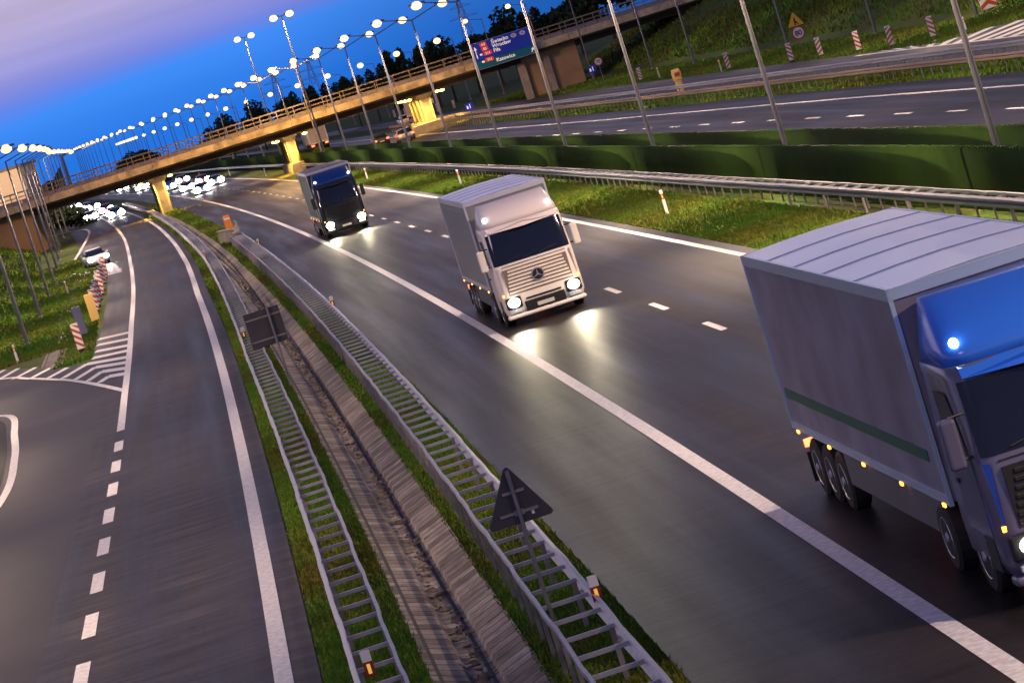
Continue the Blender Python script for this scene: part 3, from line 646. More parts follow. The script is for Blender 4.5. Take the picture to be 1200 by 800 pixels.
    m=MB(); m.box(-.99,.99,-.006,.07,.98,1.76); obj('grille_recess',m,recm or BLACK,t)
    if star:
        m=MB(); n=28
        m.rings([[(rr*math.cos(a),-.036-dy,1.38+rr*math.sin(a)) for a in [2*PI*i/n for i in range(n)]] for rr,dy in ((.20,0),(.20,.02),(.165,.02),(.165,0))],cap=False); 
        for q in range(3):
            a=R(90+120*q); m.poly([(.035*math.cos(a+2.1),-.05,1.38+.035*math.sin(a+2.1)),(.17*math.cos(a),-.05,1.38+.17*math.sin(a)),(.035*math.cos(a-2.1),-.05,1.38+.035*math.sin(a-2.1))])
        obj('star_badge',m,STEEL,gr)
        m=MB(); m.tube((0,-.03,1.38),(0,-.038,1.38),.20,.20,28); obj('badge_back',m,BLACK,gr)
    m=MB(); m.box(-.62,.62,-.022,.06,.42,.70); m.box(-.55,.55,-.024,.05,.75,.80); obj('lower_intake',m,BLACK,t)
    m=MB(); m.box(-.26,.26,-.034,-.020,.47,.58); obj('number_plate',m,PLATE,t)
    m=MB(); m.box(-1.22,1.22,-.02,.3,.27,.40); bevel(obj('bumper_lip',m,lowm or cabm,t),.05,3)
    for s in (-.45,.1,.6):
        m=MB(); m.tube((s-.35,.05+.0,1.97),(s+.2,.10,2.06),.012); obj('wiper',m,BLACK,t)
    m=MB(); m.box(-.7,-.1,.12,.5,1.93,2.05); m.box(.15,.75,.12,.5,1.93,2.03); obj('dashboard',m,mat('dash',(.25,.2,.18),.7),t)
    m=MB(); m.box(-1.0,1.0,-.012+.05,.1,1.835,1.85); obj('shut_line',m,BLACK,t)
    for s in (-1,1):
        m=MB(); m.box(min(s*.72,s*1.12),max(s*.72,s*1.12),-.028,.05,.44,.53); bevel(obj('fog_lamp',m,mat('lamp_glass',(.5,.5,.55),.15,coat=.5),t),.015)
        m=MB(); m.rings([[(s*(1.255-q),y,z) for q,y,z in ((.0,.30+o,1.05),(.10,.06+o,1.05),(.13,.03+o,1.85),(.02,.30+o,1.85))] for o in (-.03,.0)]); obj('air_deflector',m,lowm or topm,t)
    # box body
    y0=by0; y1=y0+trl
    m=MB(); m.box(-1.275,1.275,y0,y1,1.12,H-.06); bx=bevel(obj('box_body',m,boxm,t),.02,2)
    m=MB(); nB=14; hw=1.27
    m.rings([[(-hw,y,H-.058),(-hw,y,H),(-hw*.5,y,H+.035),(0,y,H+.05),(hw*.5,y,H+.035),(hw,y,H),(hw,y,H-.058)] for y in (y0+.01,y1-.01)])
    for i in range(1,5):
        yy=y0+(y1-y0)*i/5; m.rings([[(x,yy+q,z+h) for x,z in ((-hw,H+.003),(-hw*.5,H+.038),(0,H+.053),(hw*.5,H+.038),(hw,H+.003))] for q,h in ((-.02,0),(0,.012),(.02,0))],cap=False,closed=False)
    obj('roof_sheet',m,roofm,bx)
    m=MB()
    for s in (-1,1):
        m.box(s*1.28-.02,s*1.28+.02,y0,y1,H-.16,H+.01); m.box(s*1.28-.02,s*1.28+.02,y0,y1,1.08,1.2)
    for q in (y0-.015,y1+.015): m.box(-1.29,1.29,q-.02,q+.02,H-.14,H+.012); 
    for s in (-1,1):
        for q in (y0,y1): m.box(s*1.28-.03,s*1.28+.03,q-.03,q+.03,1.08,H+.012)
    obj('frame_edge',m,trimm or roofm,bx)
    if bands:
        m=MB(); yy=y0+.5
        for s in (-1,1):
            m=MB(); yy=y0+.5; m.box(min(s*1.277,s*1.284),max(s*1.277,s*1.284),y0+.1,y1-.1,H-.34,H-.30)
            while yy<y1-.3: m.box(min(s*1.277,s*1.2835),max(s*1.277,s*1.2835),yy,yy+.03,1.2,H-.343); yy+=.62
            obj('curtain_straps',m,boxside or BLACK,bx)
    if stripe:
        
        for s in (-1,1): m=MB(); m.box(min(s*1.276,s*1.290),max(s*1.276,s*1.290),y0+.6,y1-.2,1.62,1.78); obj('side_stripe',m,stripe,bx)
    m=MB(); m.box(-.45,.45,2.2,y1-.3,.75,1.1); m.box(-1.2,1.2,y1-.15,y1-.05,.45,.6); obj('chassis',m,BLACK,t)
    m=MB()
    for s in (-1,1): m.box(s*1.2-.02,s*1.2+.02,3.4,y1-3.6,.5,1.0)
    obj('side_guard',m,mat('guard_grey',(.10,.10,.11),.5),t)
    for s in (-1,1):
        for q in range(3): wheel(t,s*1.08,y1-3.0+q*1.05,.48,.3,side=s)
        wheel(t,s*1.08,3.2+.3,.48,.3,side=s)
        m=MB(); m.box(s*1.05-.22,s*1.05+.22,y1-.42,y1-.40,.2,.7); obj('mudflap',m,BLACK,t)
        k=max(3,int(trl/2.2))
        for q in range(k):
            m=MB(); yy=y0+.4+q*(trl-.8)/(k-1); m.box(s*1.30-.012,s*1.30+.012,yy-.07,yy+.07,1.03,1.08); obj('side_marker',m,AMB,t)
        m=MB(); m.box(s*1.0-.2,s*1.0+.2,y1-.04,y1+.02,.72,.85); obj('tail_lamp',m,TL,t)
        for q in (y0+.02,):
            m=MB(); m.box(s*1.22-.05,s*1.22+.05,q-.05,q-.02,H-.1,H-.03); obj('corner_marker',m,WML,t)
    return t
def cp(name,c,r=.35,coat=.5): return mat(name,c,r,coat=coat)
Yw=98.6
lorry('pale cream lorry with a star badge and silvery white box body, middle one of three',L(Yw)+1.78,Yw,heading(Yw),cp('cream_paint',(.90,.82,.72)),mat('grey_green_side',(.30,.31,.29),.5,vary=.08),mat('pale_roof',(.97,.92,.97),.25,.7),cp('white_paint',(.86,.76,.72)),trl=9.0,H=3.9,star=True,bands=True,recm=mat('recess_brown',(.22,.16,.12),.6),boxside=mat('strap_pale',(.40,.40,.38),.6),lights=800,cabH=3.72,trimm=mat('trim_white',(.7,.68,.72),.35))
Yk=190.
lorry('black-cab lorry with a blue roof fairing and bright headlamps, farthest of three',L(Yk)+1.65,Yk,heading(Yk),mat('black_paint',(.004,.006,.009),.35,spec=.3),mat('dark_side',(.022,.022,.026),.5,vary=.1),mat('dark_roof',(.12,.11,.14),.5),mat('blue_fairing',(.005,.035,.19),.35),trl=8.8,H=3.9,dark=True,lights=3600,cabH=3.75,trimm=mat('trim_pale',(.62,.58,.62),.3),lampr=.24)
Yn=40.2
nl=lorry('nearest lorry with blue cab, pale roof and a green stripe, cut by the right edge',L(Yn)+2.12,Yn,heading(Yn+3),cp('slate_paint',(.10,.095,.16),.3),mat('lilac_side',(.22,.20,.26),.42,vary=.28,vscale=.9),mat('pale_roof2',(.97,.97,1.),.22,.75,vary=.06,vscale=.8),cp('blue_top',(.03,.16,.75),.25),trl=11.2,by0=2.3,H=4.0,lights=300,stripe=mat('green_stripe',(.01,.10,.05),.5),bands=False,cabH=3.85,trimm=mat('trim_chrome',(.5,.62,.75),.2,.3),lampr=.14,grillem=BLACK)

def car(label,X,Y,rz,paint,kind='saloon',lit='front',far=False,group=None,scale=1.,lr=.12,light=0):
    t=thing({'van':'delivery_van'}.get(kind,'passenger_car'),label,'van' if kind=='van' else 'car',(X,Y,0),rz,group)
    if kind=='van':
        lv=[(.3,.1,5.2,.9,.15),(.5,.0,5.25,.98,.18),(1.0,.05,5.25,1.0,.2),(1.3,.35,5.25,1.0,.2),(1.45,.85,5.25,.99,.2),(2.1,1.5,5.22,.93,.2),(2.3,1.8,5.15,.85,.2)]
        obj('body',loft(lv),paint,t,True); obj('windscreen',front_patch(lv,1.48,2.05,.012,i0=2),GLASS,t,True)
        m=MB(); m.box(-.7,.7,5.245,5.262,1.45,2.0); obj('rear_window',m,GLASS,t); Ln=5.25; wb=(1.0,4.2); hz=.75
    else:
        lv=[(.24,.15,4.3,.80,.2),(.42,.0,4.42,.87,.25),(.66,.04,4.42,.90,.28),(.84,.16,4.38,.87,.28),(.90,.45,4.3,.82,.3)]
        obj('body',loft(lv),paint,t,True)
        g=[(.88,.98,4.12,.80,.3),(1.15,1.42,3.85,.74,.3),(1.36,1.85,3.45,.66,.3)]
        obj('windows',loft(g),GLASS,t,True)
        g2=[(1.36,1.84,3.47,.665,.3),(1.42,2.0,3.3,.60,.28)]; obj('roof',loft(g2),paint,t,True); Ln=4.42; wb=(.85,3.5); hz=.64
    for s in (-1,1):
        for yy in wb: wheel(t,s*.80,yy,.32,.2,side=s)
        m=MB(); m.ball((s*.66,.08,hz),lr,.8,10,6); obj('headlamp',m,HLB if lit=='front' else WHITEP,t,True)
        m=MB(); m.box(s*.70-.14,s*.70+.14,Ln-.07,Ln+.02,hz+.02,hz+.16); obj('tail_lamp',m,TL,t)
        m=MB(); m.box(s*.95-.09,s*.95+.09,1.35,1.5,.88,1.0) ; obj('mirror',m,paint,t)
    m=MB(); m.box(-.26,.26,-.03,.03,.36,.47); obj('number_plate',m,PLATE,t); m=MB(); m.box(-.26,.26,Ln-.03,Ln+.03,.5,.61); obj('number_plate',m,PLATE,t)
    if light: 
        for s in (-1,1): spot('headlamp_light',(s*.6,-.2,hz),(s*.6,-12,0),light,(1,.95,.85),70,.9,.1,t)
    return t
WH=cp('car_white',(.7,.7,.72)); DK=cp('car_dark',(.03,.03,.035)); SV=cp('car_silver',(.40,.41,.44)); BL=cp('car_blue',(.03,.07,.25)); RD=cp('car_red',(.30,.02,.02))
car('silver car with glaring headlamps on the left at the junction',L(266)-13.2,266,heading(266)+.12,WH,lit='front',lr=.22,light=600)
tr=[(560,-11.8,'front'),(487,-11.2,'front'),(595,-9.3,'front'),(729,-9,'front'),(701,-10.2,'front'),(697,2.4,'front'),(667,5.5,'front'),(640,2.2,'front'),(573,1.8,'front'),(487,1.6,'front'),(519,5.6,'front'),(445,2.,'front'),(452,-11.4,'front'),(530,-8.6,'front'),(640,-11.6,'front'),(405,1.8,'front'),(600,5.6,'front'),(760,2.2,'front'),(430,-8.7,'front'),(518,-14,'front'),(800,5.,'front'),(418,-8.8,'front'),(470,-8.6,'front'),(505,-11.3,'front'),(545,-8.9,'front'),(472,-11.5,'front'),(577,-11.4,'front'),(428,4.9,'front'),(462,5.2,'front')]
ps=[WH,DK,SV,BL,RD,SV]
for i,(Yp,d,k) in enumerate(tr):
    car('far oncoming car with dazzling headlamps under the bridge',L(Yp)+d,Yp,heading(Yp),ps[i%6],'van' if i in (3,9,14) else 'saloon',lit='front',lr=.46,light=(3500 if i<14 or i>20 else 0),group='oncoming cars in the glare beyond the bridge')
for (lab,Yp,d,p,k) in [('black car with glowing tail lamps beside the silver car',350,21.9,DK,'saloon'),('silver car driving away just right of the black car',362,24.6,None,'saloon')]: pass
def away(label,X,Y,p,kind='saloon',g='cars driving away on the far carriageway'):
    c=car(label,0,0,0,p,kind,lit='rear',group=g); rz=heading(Y)+PI
    c.location=(X-math.sin(heading(Y))*4.4,Y+4.4,0); c.rotation_euler=(0,0,rz); return c
away('black car with glowing tail lamps driving away on the far carriageway',-7.0,364,DK)
away('silver car driving away just ahead and right of the black car',-4.1,353,SV)
away('white van with red lamps driving away beyond the bridge',-33.6,640,WH,'van')
away('small dark car with red lamps, between the white van and the red-lit group',-42.8,685,DK)
away('small red-lit car, right one of the distant group under the bridge',-56.0,742,RD); away('small red-lit car, middle one of the distant group under the bridge',-60.4,771,DK); away('small red-lit car, left one of the distant group under the bridge',-64.5,790,SV)
away('pale car with tail lamps on the far side road left of the pier lamps',-4.4,432,WH,g='cars on the far side road')
# box lorry seen from behind + lorry at the far side road
def rearlorry(label,X,Y,bm,em,ln=8):
    t=thing('lorry',label,'lorry',(X,Y,0),heading(Y),'lorries driving away')
    m=MB(); m.box(-1.28,1.28,0,ln,1.1,4.0); bevel(obj('box_body',m,bm,t),.02); 
    m=MB(); 
    for s in (-1,1): m.box(s*1.26-.05,s*1.26+.05,-.03,.03,1.1,4.0)
    m.box(-1.3,1.3,-.03,.03,3.93,4.03); m.box(-1.3,1.3,-.03,.03,1.06,1.16); m.box(-.02,.02,-.025,.02,1.16,3.93); obj('door_frame',m,em,t)
    m=MB(); m.box(-1.2,1.2,.0,.2,.5,.75); m.box(-.4,.4,.3,ln,.75,1.09); obj('chassis',m,BLACK,t)
    lv=[(.4,0,2.2,1.2,.2),(1.9,0,2.2,1.24,.25),(3.0,.0,1.9,1.2,.3),(3.5,.1,1.5,1.1,.3)]
    lo=loft(lv); o=obj('cab',lo,bm,t,True); o.location=(0,ln+.5,0)
    for s in (-1,1):
        m=MB(); m.box(s*.95-.2,s*.95+.2,-.06,.0,.75,.93); obj('tail_lamp',m,TL,t)
        for q in (1.2,2.4,ln-1.5): wheel(t,s*1.05,q,.48,.4,side=s)
        wheel(t,s*1.05,ln+1.9,.48,.3,side=s)
    return t
rearlorry('box lorry with a tan rear and red tail lamps driving away beyond the bridge',-16.6,446,mat('tan_box',(.42,.33,.22),.5),WHITEP)
YY=424; xx=-1.9
t=lorry('white lorry coming along the far side road behind the lit pier',xx,YY,heading(YY),cp('ivory_paint',(.7,.55,.3)),mat('ivory_box',(.65,.5,.3),.5),WHITEP,cp('ivory_top',(.7,.55,.3)),trl=6,H=3.9,lights=0,lampr=.26); t['group']='lorries beyond the bridge'

# ------------------------------------------------------------------ signs
def text_mesh(body,size,extr=.004):
    cu=bpy.data.curves.new('lettering','FONT'); cu.body=body; cu.size=size; cu.extrude=extr; cu.align_x='LEFT'; cu.offset=size*.02
    o=bpy.data.objects.new('tmp',cu); C.objects.link(o); bpy.context.view_layer.update()
    me=bpy.data.meshes.new_from_object(o.evaluated_get(bpy.context.evaluated_depsgraph_get())); bpy.data.objects.remove(o); return me
def lettering(body,size,x,y,z,m,parent,center=False):
    me=text_mesh(body,size); me.materials.clear(); me.materials.append(m); me.name='lettering'
    if center:
        xs=[v.co.x for v in me.vertices]; x-= (max(xs)+min(xs))/2
    o=obj('lettering',me,None,parent,loc=(x,y,z),rot=(R(90),0,0)); return o
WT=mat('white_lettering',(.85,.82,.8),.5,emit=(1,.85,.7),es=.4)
SB=mat('sign_blue',(.008,.03,.36),.4,emit=(.01,.04,.5),es=.12); ST=mat('sign_teal',(.0,.10,.14),.4,emit=(0,.1,.15),es=.15)  # faint emission brightens the sign faces, no lamp inside
t=thing('motorway_sign','large blue direction sign with red route numbers hung on the bridge','road sign',(5.25,BY-1.0,4.75),0)
m=MB(); m.box(0,7,0,.12,.85,2.95); bevel(obj('panel',m,SB,t),.02)
m=MB(); m.box(0,7,0,.12,-.05,.848); obj('lower_panel',m,ST,t)
m=MB(); m.box(.05,6.95,.121,.7,.3,.42); m.box(.05,6.95,.121,.7,2.3,2.42)
for xx in (1,3.5,6): m.box(xx-.06,xx+.06,.122,.2,0,2.9)
obj('support_frame',m,STEELD,t)
m=MB()
for a,b in (((.02,.85),(.02,2.93)),((6.98,.85),(6.98,2.93))): m.box(a[0]-.02,a[0]+.02,-.012,-.002,-.03,2.93)
m.box(.0,7,-.012,-.002,2.89,2.93); m.box(0,7,-.012,-.002,-.05,-.01); obj('border',m,mat('sign_border',(.35,.4,.6),.5),t)
for k,(s,z,w,x) in enumerate((('A2',2.38,.78,1.05),('S5',1.87,.78,1.12),('S11',1.34,.92,1.22),('S11',.62,.92,1.22))):
    m=MB(); m.box(x,x+w,-.02,-.004,z-.04,z+.40); bevel(obj('route_plate',m,mat('route_red',(.75,.05,.02),.4,emit=(1,.08,.02),es=.22),t),.012)  # slight emission added so the route plates look brighter
    lettering(s,.38,x+w/2,-.026,z+.04,WT,t,True)
for s,z in (('Świecko',2.34),('Wrocław',1.86),('Piła',1.36),('Katowice',.28)): lettering(s,.56,2.35,-.016,z,WT,t)
m=MB()
for zz in (1.42,.62): m.box(.78,1.08,-.016,-.006,zz,zz+.2)
obj('white_symbol',m,WT,t)
m=MB(); m.box(.40,.50,-.016,-.005,1.2,2.25); m.poly([(.25,-.012,2.15),(.65,-.012,2.15),(.45,-.012,2.5)]); obj('arrow',m,WT,t)
m=MB(); q=Matrix.Translation((6.35,-.012,.15))@Matrix.Rotation(R(30),4,'Y'); m.box(-.05,.05,-.004,.004,0,.35,q); m.poly([q@Vector((-.18,-.004,.3)),q@Vector((.18,-.004,.3)),q@Vector((0,-.004,.6))]); obj('exit_arrow',m,WT,t)
for x in (4.95,5.95):
    m=MB(); m.rings([[(x+.33*s*math.cos(a),-.016-dy,2.5+.24*s*math.sin(a)) for a in [2*PI*i/20 for i in range(20)]] for s,dy in ((1,-.01),(1,.004))]); oo=obj('oval_symbol',m,WHITEP,t)
    m=MB(); m.box(x-.12,x+.12,-.026,-.022,2.44,2.56); obj('oval_mark',m,REDB,oo)

# back of warning triangle and rectangular sign near the rails
def post(parent,h,r=.03,z0=-.3,x=0,y=0,name='pole'):
    m=MB(); m.tube((x,y,z0),(x,y,h),r,r,10); return obj(name,m,STEEL if parent is None else POLE,parent)
t=thing('warning_sign','dark back of a triangular warning sign on a pole in the near verge','road sign',(-.62,46.3,0),R(4))
post(t,2.75,.032,y=-.05)
def rtri(s,r,yf,yb,zc,up=1):
    P=[(-s/2,-s*.289),(s/2,-s*.289),(0,s*.577)]; o=[]
    for i,(x,z) in enumerate(P):
        L_=math.hypot(x,z); cx,cz=x*(1-2*r/L_),z*(1-2*r/L_); a0=math.atan2(z,x)
        for k in range(7): a=a0-R(60)+R(20)*k; o.append((cx+r*math.cos(a),cz+r*math.sin(a)))
    m=MB(); m.rings([[(x,yf,zc+z*up) for x,z in o],[(x,yb,zc+z*up) for x,z in o]]); return m
obj('panel',rtri(1.0,.05,0,.012,2.27),GREYB,t)
m=MB(); m.box(-.28,.28,.0-.03,-.002,2.12,2.16); m.box(-.16,.16,-.03,-.002,2.42,2.46); m.box(-.07,.07,-.035,.1,2.10,2.18); obj('bracket',m,STEELD,t)
m=MB(); m.box(.17,.21,-.004,-.001,2.06,2.12); obj('sticker',m,WHITEP,t)
# pole must stand on the camera side of the panel's back
t=thing('information_sign','dark back of a square sign standing over the left guard rail','road sign',(-6.95,103,0),R(6))
post(t,2.6,.04).location=(0,-.08,0)
m=MB(); m.box(-.78,.36,0,.03,1.42,2.55); bevel(obj('panel',m,GREYB,t),.02)
for zz in (1.6,2.3): m=MB(); m.box(-.76,.34,-.03,-.002,zz,zz+.05); obj('bracket',m,STEELD,t)
# speed + roadworks sign
def roundsign(label,X,Y,z,num,r=.42,tri=False,base=0.,g=None):
    t=thing('speed_limit_sign',label,'road sign',(X,Y,base),0,g); post(t,z+ (1.1 if tri else .3))
    n=28
    def disc(rr,y0,y1): return MB().rings([[(rr*math.cos(a),y,z+rr*math.sin(a)) for a in [2*PI*i/n for i in range(n)]] for y in (y0,y1)])
    obj('rim',disc(r,-.06,-.04),REDP,t); obj('face',disc(r*.78,-.066,-.061),WHITEP,t); lettering(num,r*1.05,0,-.072,z-r*.38,BLACK,t,True)
    if tri:
        obj('triangle_rim',rtri(1.15,.05,-.06,-.04,z+.92),REDP,t) if False else None
        obj('triangle_plate',rtri(1.2,.05,-.06,-.04,z+.86),YLW,t)
        m=MB(); zz=z+.58; m.poly([(-.10,-.066,zz),(-.02,-.066,zz),(.02,-.066,zz+.5),(-.06,-.066,zz+.5)]); m.poly([(.14,-.066,zz),(.22,-.066,zz),(.05,-.066,zz+.32),(.02,-.066,zz+.24)]); m.box(-.02,.04,-.067,-.065,zz+.1,zz+.55); obj('road_narrows_symbol',m,BLACK,t)
    return t
roundsign('yellow roadworks triangle above a round 80 speed limit sign',26.2,239,1.85,'80',tri=True,r=.5)
roundsign('round 70 speed limit sign alone on the embankment grass',16.0,322,2.6,'70',r=.42)
for lab,(X,Y,z) in (('small blue sign in front of the right abutment',(15.6,330,1.9)),('small blue sign on a pole left of the yellow pier lamps',(2.9,330,2.0))):
    t=thing('direction_sign',lab,'road sign',(X,Y,0),0,'small blue signs by the far side road'); post(t,z+.4); m=MB(); m.box(-.4,.4,-.07,-.04,z-.35,z+.35); bevel(obj('panel',m,SB,t),.02)
    m=MB(); m.box(-.26,-.1,-.078,-.072,z-.2,z+.1); m.box(.05,.12,-.078,-.072,z-.2,z+.25); obj('white_arrow',m,WT,t)

# striped plates
def striped(label,X,Y,z=0,h=1.05,w=.26,group='red and white striped marker plates',lean=0,rz=0,red=REDB,foot=.35,flip=1):
    t=thing('marker_plate',label,'marker plate',(X,Y,z),rz,group)
    m=MB(); m.box(-w/2,w/2,0,.04,foot,foot+h); bevel(obj('board',m,WHITEP,t),.03,3)
    m=MB(); m.box(-.03,.03,.041,.08,-.1,foot+h*.9); m.box(-.14,.14,-.1,.2,0,.08); obj('stand',m,BLACK,t)
    m=MB(); n=4; s=h/n
    for k in range(n):
        a=foot+k*s+.02; b=a+s*.48
        lo,hi=foot+.005,foot+h-.005; cl=lambda v:min(hi,max(lo,v)); dz=w*.8*flip
        m.poly([(-w/2+.004,-.004,cl(a+max(0,dz))),(w/2-.004,-.004,cl(a-min(0,dz)*1 if flip<0 else a)),(w/2-.004,-.004,cl(b-min(0,dz) if flip<0 else b)),(-w/2+.004,-.004,cl(b+max(0,dz)))])
    obj('stripes',m,red,t); t.rotation_euler=(0,lean,rz); return t
lt=[(-19.5,157,'alone by the hatched marking, nearest of the left verge row')]+[(x,y,'in the left verge row, %s behind the grey board'%words_n(i)) for i,(x,y) in enumerate([(-22.2,191),(-22.7,197),(-23.3,204),(-23.9,211),(-24.6,218),(-25.3,227),(-26.1,236),(-27.0,245)])]
for x,y,l in lt: striped('red and white striped plate '+l,x,y,h=1.25,w=.36,foot=.1)
rt=[(22.8,263),(25.1,238),(26.4,231),(27.6,219.5),(28.6,211),(30.4,205)]
for i,(x,y) in enumerate(rt): striped('striped marker plate along the far side road, %s from the left'%words_n(i),x,y,h=1.25,w=.36,foot=.15,red=REDB,flip=1 if i%2 else -1)
for i,(x,y) in enumerate([(18.5,306),(-6.8,513),(-5.0,498),(-1.5,467),(-.2,452),(2.0,440)]): striped('small striped plate far up the far side road, %s from the right'%words_n(i) if i else 'small striped plate right of the white verge post, by the bend',x,y,h=1.1,w=.34,foot=.15)
t=thing('marker_board','tall grey blank board on the left verge beside the yellow one','board',(-20.7,169.4,0),0)
m=MB(); m.box(-.22,.22,0,.05,.1,1.55); bevel(obj('board',m,mat('grey_board',(.30,.28,.36),.5),t),.05,3); m=MB(); m.box(-.04,.04,.051,.1,-.1,1.4); obj('stand',m,BLACK,t)
t=thing('marker_board','tall yellow blank board on the left verge behind the grey one','board',(-21.2,180.5,0),0)
m=MB(); m.box(-.24,.24,0,.05,.05,1.55); bevel(obj('board',m,YEL,t),.05,3); m=MB(); m.box(-.04,.04,.051,.1,-.1,1.4); obj('stand',m,BLACK,t)
# chevron board
t=thing('chevron_board','large red and white chevron board on the right verge, cut by the top edge','chevron board',(36.2,217,terrain(47,217)),0)
m=MB(); m.box(-.55,.55,0,.06,.2,2.4); bevel(obj('board',m,WHITEP,t),.03)
m=MB()
for k in range(4):
    z=.2+k*.62
    m.poly([(-.54,-.005,z+.0),(0,-.005,z+.33),(0,-.005,z+.62),(-.54,-.005,z+.29)]) ; m.poly([(0,-.005,z+.33),(.54,-.005,z+.0),(.54,-.005,z+.29),(0,-.005,z+.62)])
for i,v in enumerate(m.v): m.v[i]=(v[0],v[1],min(2.38,max(.22,v[2])))
obj('chevrons',m,REDB,t); m=MB(); m.box(-.4,-.3,.061,.12,-.2,2.2); m.box(.3,.4,.061,.12,-.2,2.2); obj('stand',m,STEELD,t)
# delineator posts
def delin(label,X,Y,z=0,h=.95,group='white reflector posts',lean=0):
    t=thing('reflector_post',label,'reflector post',(X,Y,z),0,group)
    m=MB(); m.rings([[(-.06,-.04,zz),(.06,-.04,zz),(.06,.05,zz+e),(-.06,.05,zz+e)] for zz,e in ((-.15,0),(h-.06,.06))]); bevel(obj('post',m,WHITEP,t),.012)
    m=MB(); m.box(-.062,.062,-.044,.053,h-.36,h-.16); obj('red_band',m,mat('band_red',(.22,.02,.015),.5),t)
    m=MB(); m.box(-.025,.025,-.05,-.045,h-.33,h-.19); obj('reflector',m,mat('amber_reflector',(.7,.4,.05),.3,emit=(1,.5,.1),es=.6),t); return t
wn=['nearest in the grass in front of the screens','behind the pale lorry roof in front of the screens','beside the black lorry on the right grass','in the yellow light left of the black lorry','far along the curve left of the yellow light','farthest along the right grass before the ditch pier']
for l,(x,y) in zip(wn,[(7.1,126.4),(-.1,208.5),(-7.3,272.6),(-22.1,398.2),(-30.7,466.7),(-38.8,520.8)]): delin('white reflector post '+l,x,y)
for l,(x,y) in (('on the far verge left of the chevron board',(31.6,199.9)),('on the far verge right of the chevron board',(36.6,204.5)),('on the far verge behind the guard rails',(22.3,264.6)),('at the bend of the far side road near the yellow post',(19.7,298.7)),('alone on the left verge by the slip road',(-23.5,163.7)),('on the left verge near the lamp posts',(-28.1,228.8))): delin('white reflector post '+l,x,y)
def railref(label,d,Y):
    t=thing('rail_reflector',label,'reflector',(*at(d,Y)[:2],.70),0,'red and white reflectors standing on the guard rails')
    m=MB(); m.box(-.07,.07,-.02,.02,.0,.36); bevel(obj('post',m,WHITEP,t),.012); m=MB(); m.box(-.072,.072,-.024,.022,-.02,.2); obj('red_band',m,mat('band_red',(.22,.02,.015)),t)
    m=MB(); m.box(-.025,.025,-.03,-.025,.03,.17); obj('reflector',m,mat('amber_reflector',(.7,.4,.05)),t)
for l,d,Y in (('on the right ladder rail near the triangular sign',-3.62,45.8),('on the left ladder rail at the bottom edge',-6.95,45.5),('on the right ladder rail halfway up',-3.4,123),('at the far end of the right ladder rail',-3.3,196),('on the left ladder rail before the square sign',-6.9,121),('on the left ladder rail far up the curve',-6.4,204)): railref('red and white reflector '+l,d,Y)
# yellow crash-cushion post and orange post
t=thing('crash_cushion','yellow crash cushion post beside the far guard rails','crash cushion',(17.6,248,0),R(6))
m=MB(); m.rings([[(.28*math.cos(a)*s,.28*math.sin(a)*s,z) for a in [2*PI*i/14 for i in range(14)]] for z,s in ((0,1),(.9,.95),(.95,1.25),(1.5,1.3),(1.75,1.0))]); obj('body',m,YEL,t); m=MB(); m.box(-.2,.2,-.38,-.3,1.2,1.5); obj('reflector',m,REDB,t)
t=thing('marker_post','orange marker post beside the concrete wall end in the ditch','post',(-16.9,239,0),R(8))
m=MB(); m.rings([[(.26*s*a,.12*s*b,z) for a,b in ((-1,-1),(1,-1),(1,1),(-1,1))] for z,s in ((0,1),(1.5,.95),(1.65,.75))]); bevel(obj('body',m,ORG,t),.03); m=MB(); m.box(-.2,.2,-.13,-.12,1.3,1.45); obj('reflector',m,WHITEP,t)

# ------------------------------------------------------------------ buildings, pylons, trees
t=thing('warehouse','beige blank-walled building behind the left end of the bridge','building',(-62,452,0),0)
m=MB(); m.box(-14,5.4,0,18,0,9.9); obj('wall',m,mat('beige_wall',(.82,.62,.42),.8,vary=.06,emit=(1,.65,.4),es=.0),t)
m=MB(); m.box(-14.3,5.7,-.3,18.3,9.9,10.3); obj('roof',m,CONCD,t)
m=MB(); m.box(5.41,5.6,1,15,2,8.5); obj('side_cladding',m,mat('grey_cladding',(.3,.26,.26),.7),t)
def pylon(label,X,Y,H):
    t=thing('power_pylon',label,'pylon',(X,Y,0),.3,'power pylons on the horizon'); m=MB(); w=lambda z:1.6*(1-z/H)+.2
    zs=[H*i/9 for i in range(10)]
    for a,b in ((-1,-1),(1,-1),(1,1),(-1,1)):
        m.tube((a*w(0),b*w(0),0),(a*w(H),b*w(H),H),.09,.06,4)
    for i in range(9):
        s=(-1)**i; z0,z1=zs[i],zs[i+1]
        m.tube((-s*w(z0),-w(z0),z0),(s*w(z1),-w(z1),z1),.05,n=4); m.tube((s*w(z0),w(z0),z0),(-s*w(z1),w(z1),z1),.05,n=4)
    obj('lattice_mast',m,STEELD,t)
    for z,l in ((H*.72,3.2),(H*.85,2.4),(H*.97,1.4)):
        m=MB(); m.tube((-l,0,z),(l,0,z),.07,n=4); m.tube((-l,0,z),(0,0,z+.7),.05,n=4); m.tube((l,0,z),(0,0,z+.7),.05,n=4); obj('cross_arm',m,STEELD,t)
pylon('tall lattice pylon in the sky left of the blue sign',10.5,700,17.5); pylon('small lattice pylon on the horizon near the tall twin-headed lamps',-31.2,700,13.5); pylon('small lattice pylon above the trees left of the poplars',-24.,720,14.)
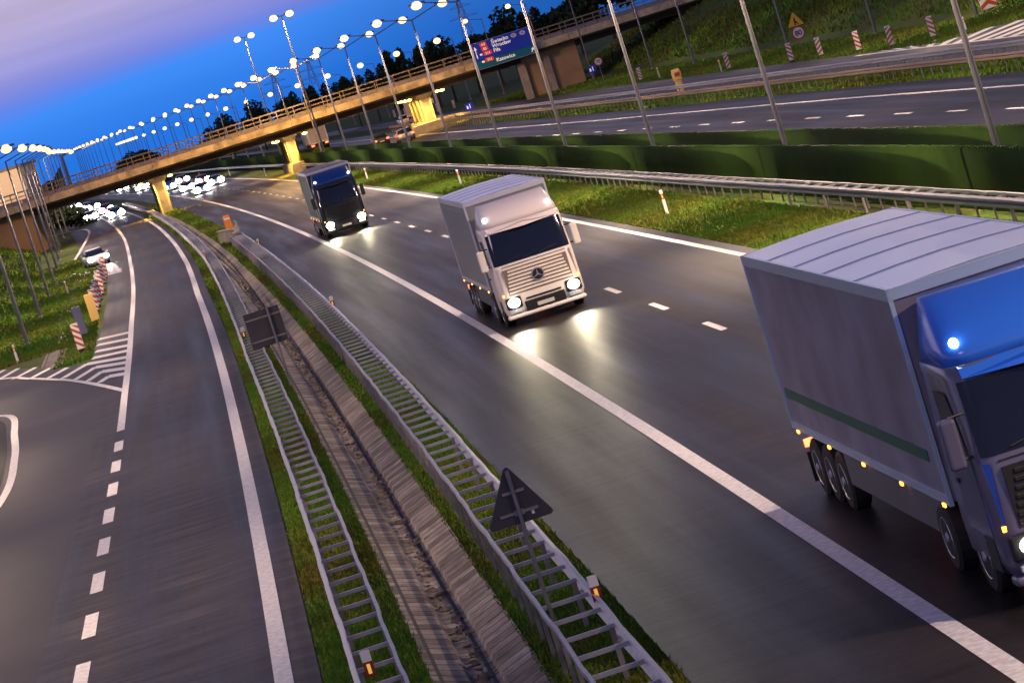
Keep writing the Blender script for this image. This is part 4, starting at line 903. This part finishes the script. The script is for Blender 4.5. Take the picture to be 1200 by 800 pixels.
def crown(n,rx,rz,zc,lobes,leaf=.45,seed=0):
    g=np.random.default_rng(seed); V=[]
    cs=[(g.normal()*rx*.45,g.normal()*rx*.45,zc+g.normal()*rz*.42,rx*(.35+.35*g.random()),rz*(.30+.25*g.random())) for _ in range(lobes)]
    for i in range(n):
        cx,cy,cz,a,b=cs[g.integers(lobes)]; u=g.normal(size=3); u/=np.linalg.norm(u); r=g.random()**.35
        p=np.array((cx+u[0]*a*r,cy+u[1]*a*r,cz+u[2]*b*r)); t1=g.normal(size=3); t1/=np.linalg.norm(t1); t2=np.cross(t1,g.normal(size=3)); t2/=np.linalg.norm(t2); s=leaf*(.5+g.random())
        V+= [p-t1*s*.5,p+t2*s*.35,p+t1*s*.5,p-t2*s*.35]
    m=MB(); m.v=[tuple(v) for v in V]; m.f=[(4*i,4*i+1,4*i+2,4*i+3) for i in range(n)]; m.uv=[(0,0)]*(4*n)
    return m.mesh('crown',LEAF)
CW=[crown(2600,2.7,3.0,5.6,9,.55,1),crown(2600,3.4,2.6,5.0,11,.55,2),crown(2200,2.2,3.6,5.9,8,.5,3)]
POP=crown(2600,1.3,5.2,8.0,12,.5,5); BUSH=crown(1400,3.2,1.5,1.6,8,.5,6)
def trunkmesh(h,r=.2):
    m=MB(); m.tube((0,0,-.5),(0.1,0,h*.6),r,r*.6,7); m.tube((.1,0,h*.55),(-.6,.3,h),r*.5,r*.15,5); m.tube((.1,0,h*.45),(.9,-.3,h*.9),r*.5,r*.15,5); m.tube((.1,0,h*.5),(.2,.8,h),r*.4,r*.15,5); return m.mesh('trunk',BARK)
TK=trunkmesh(6); TKP=trunkmesh(11,.25)
def tree(label,X,Y,z,s,k,group,sz=None):
    t=thing('poplar_tree' if k=='p' else 'leafy_tree',label,'tree',(X,Y,z),random.random()*6,group); obj('trunk',TKP if k=='p' else TK,None,t); obj('crown',POP if k=='p' else CW[k],None,t); t.scale=(s,s,sz or s); return t
tree('tall dark poplar standing against the blue sky, left of the pair',-5.4,520,-.6,.95,'p','poplars behind the bridge'); tree('tall dark poplar standing against the blue sky, right of the pair',-3.5,522,0,.88,'p','poplars behind the bridge')
# skyline rows: x position, height at a given distance
sk=[(600,9.8),(560,9.2),(520,8.8)]
n=0
def skyrow(Y,x0,x1,h0,h1,step,lab,g,jit=.12):
    x=x0
    while x<x1:
        f=(x-x0)/(x1-x0); h=(h0+(h1-h0)*f)*(1+random.uniform(-jit,jit)); s=h/9.3
        tree(lab,x+random.uniform(-.5,.5),Y+random.uniform(-8,8),-.3,s*.95,random.randrange(3),g,s); x+=step*s*random.uniform(.8,1.25)
skyrow(500,-2,24,9.6,12.2,2.6,'dark leafy tree in the row behind the bridge around the blue sign','trees behind the blue sign')
skyrow(540,-20,-7,8.9,9.2,3.4,'dark low tree behind the bridge left of the poplars','low trees left of the poplars')
skyrow(600,-41,-24,8.4,9.6,4.4,'dark bushy tree behind the middle of the bridge railing','trees behind the bridge railing')
skyrow(640,-62,-56,8.2,8.0,3.5,'small dark tree just above the bridge railing left of centre','small trees above the railing')
skyrow(640,-90,-76,7.4,7.8,4.5,'small dark tree beyond the left part of the bridge','small trees beyond the left')
skyrow(430,24,60,13,17,3.0,'dark tree on top of the embankment behind the bridge end','trees on the embankment')
skyrow(330,45,75,9,10,4.0,'dark tree at the top edge of the embankment slope','trees at the top of the slope',.2)
for o in [o for o in bpy.data.objects if o.get('group') in('trees at the top of the slope','trees on the embankment')]:
    Yq=o.location.y; o.location.z=terrain(o.location.x-L(Yq),Yq)-.2
spot('wall_fill_light',(-56,425,13),(-62,452,7),26000,(1,.75,.5),120,.8,.3)  # added spot with no lamp body, brightens the warehouse wall
# shrubs/dark planting left under the bridge
for i,(x,y,s) in enumerate([(-56,430,1.2),(-60,445,1.3),(-65,420,1.4),(-52,440,1.),(-70,440,1.5),(-58,470,1.2),(-66,480,1.4),(-75,470,1.5)]):
    t=thing('bush','dark bush beside the left exit road beyond the bridge','bush',(x,y,terrain(x-L(y),y)),random.random()*6,'bushes beyond the left bridge end'); obj('foliage',BUSH,None,t); m=MB(); m.tube((0,0,-.3),(0,0,1.4),.1,.05,6); obj('stem',m,BARK,t); t.scale=(s,s,s)
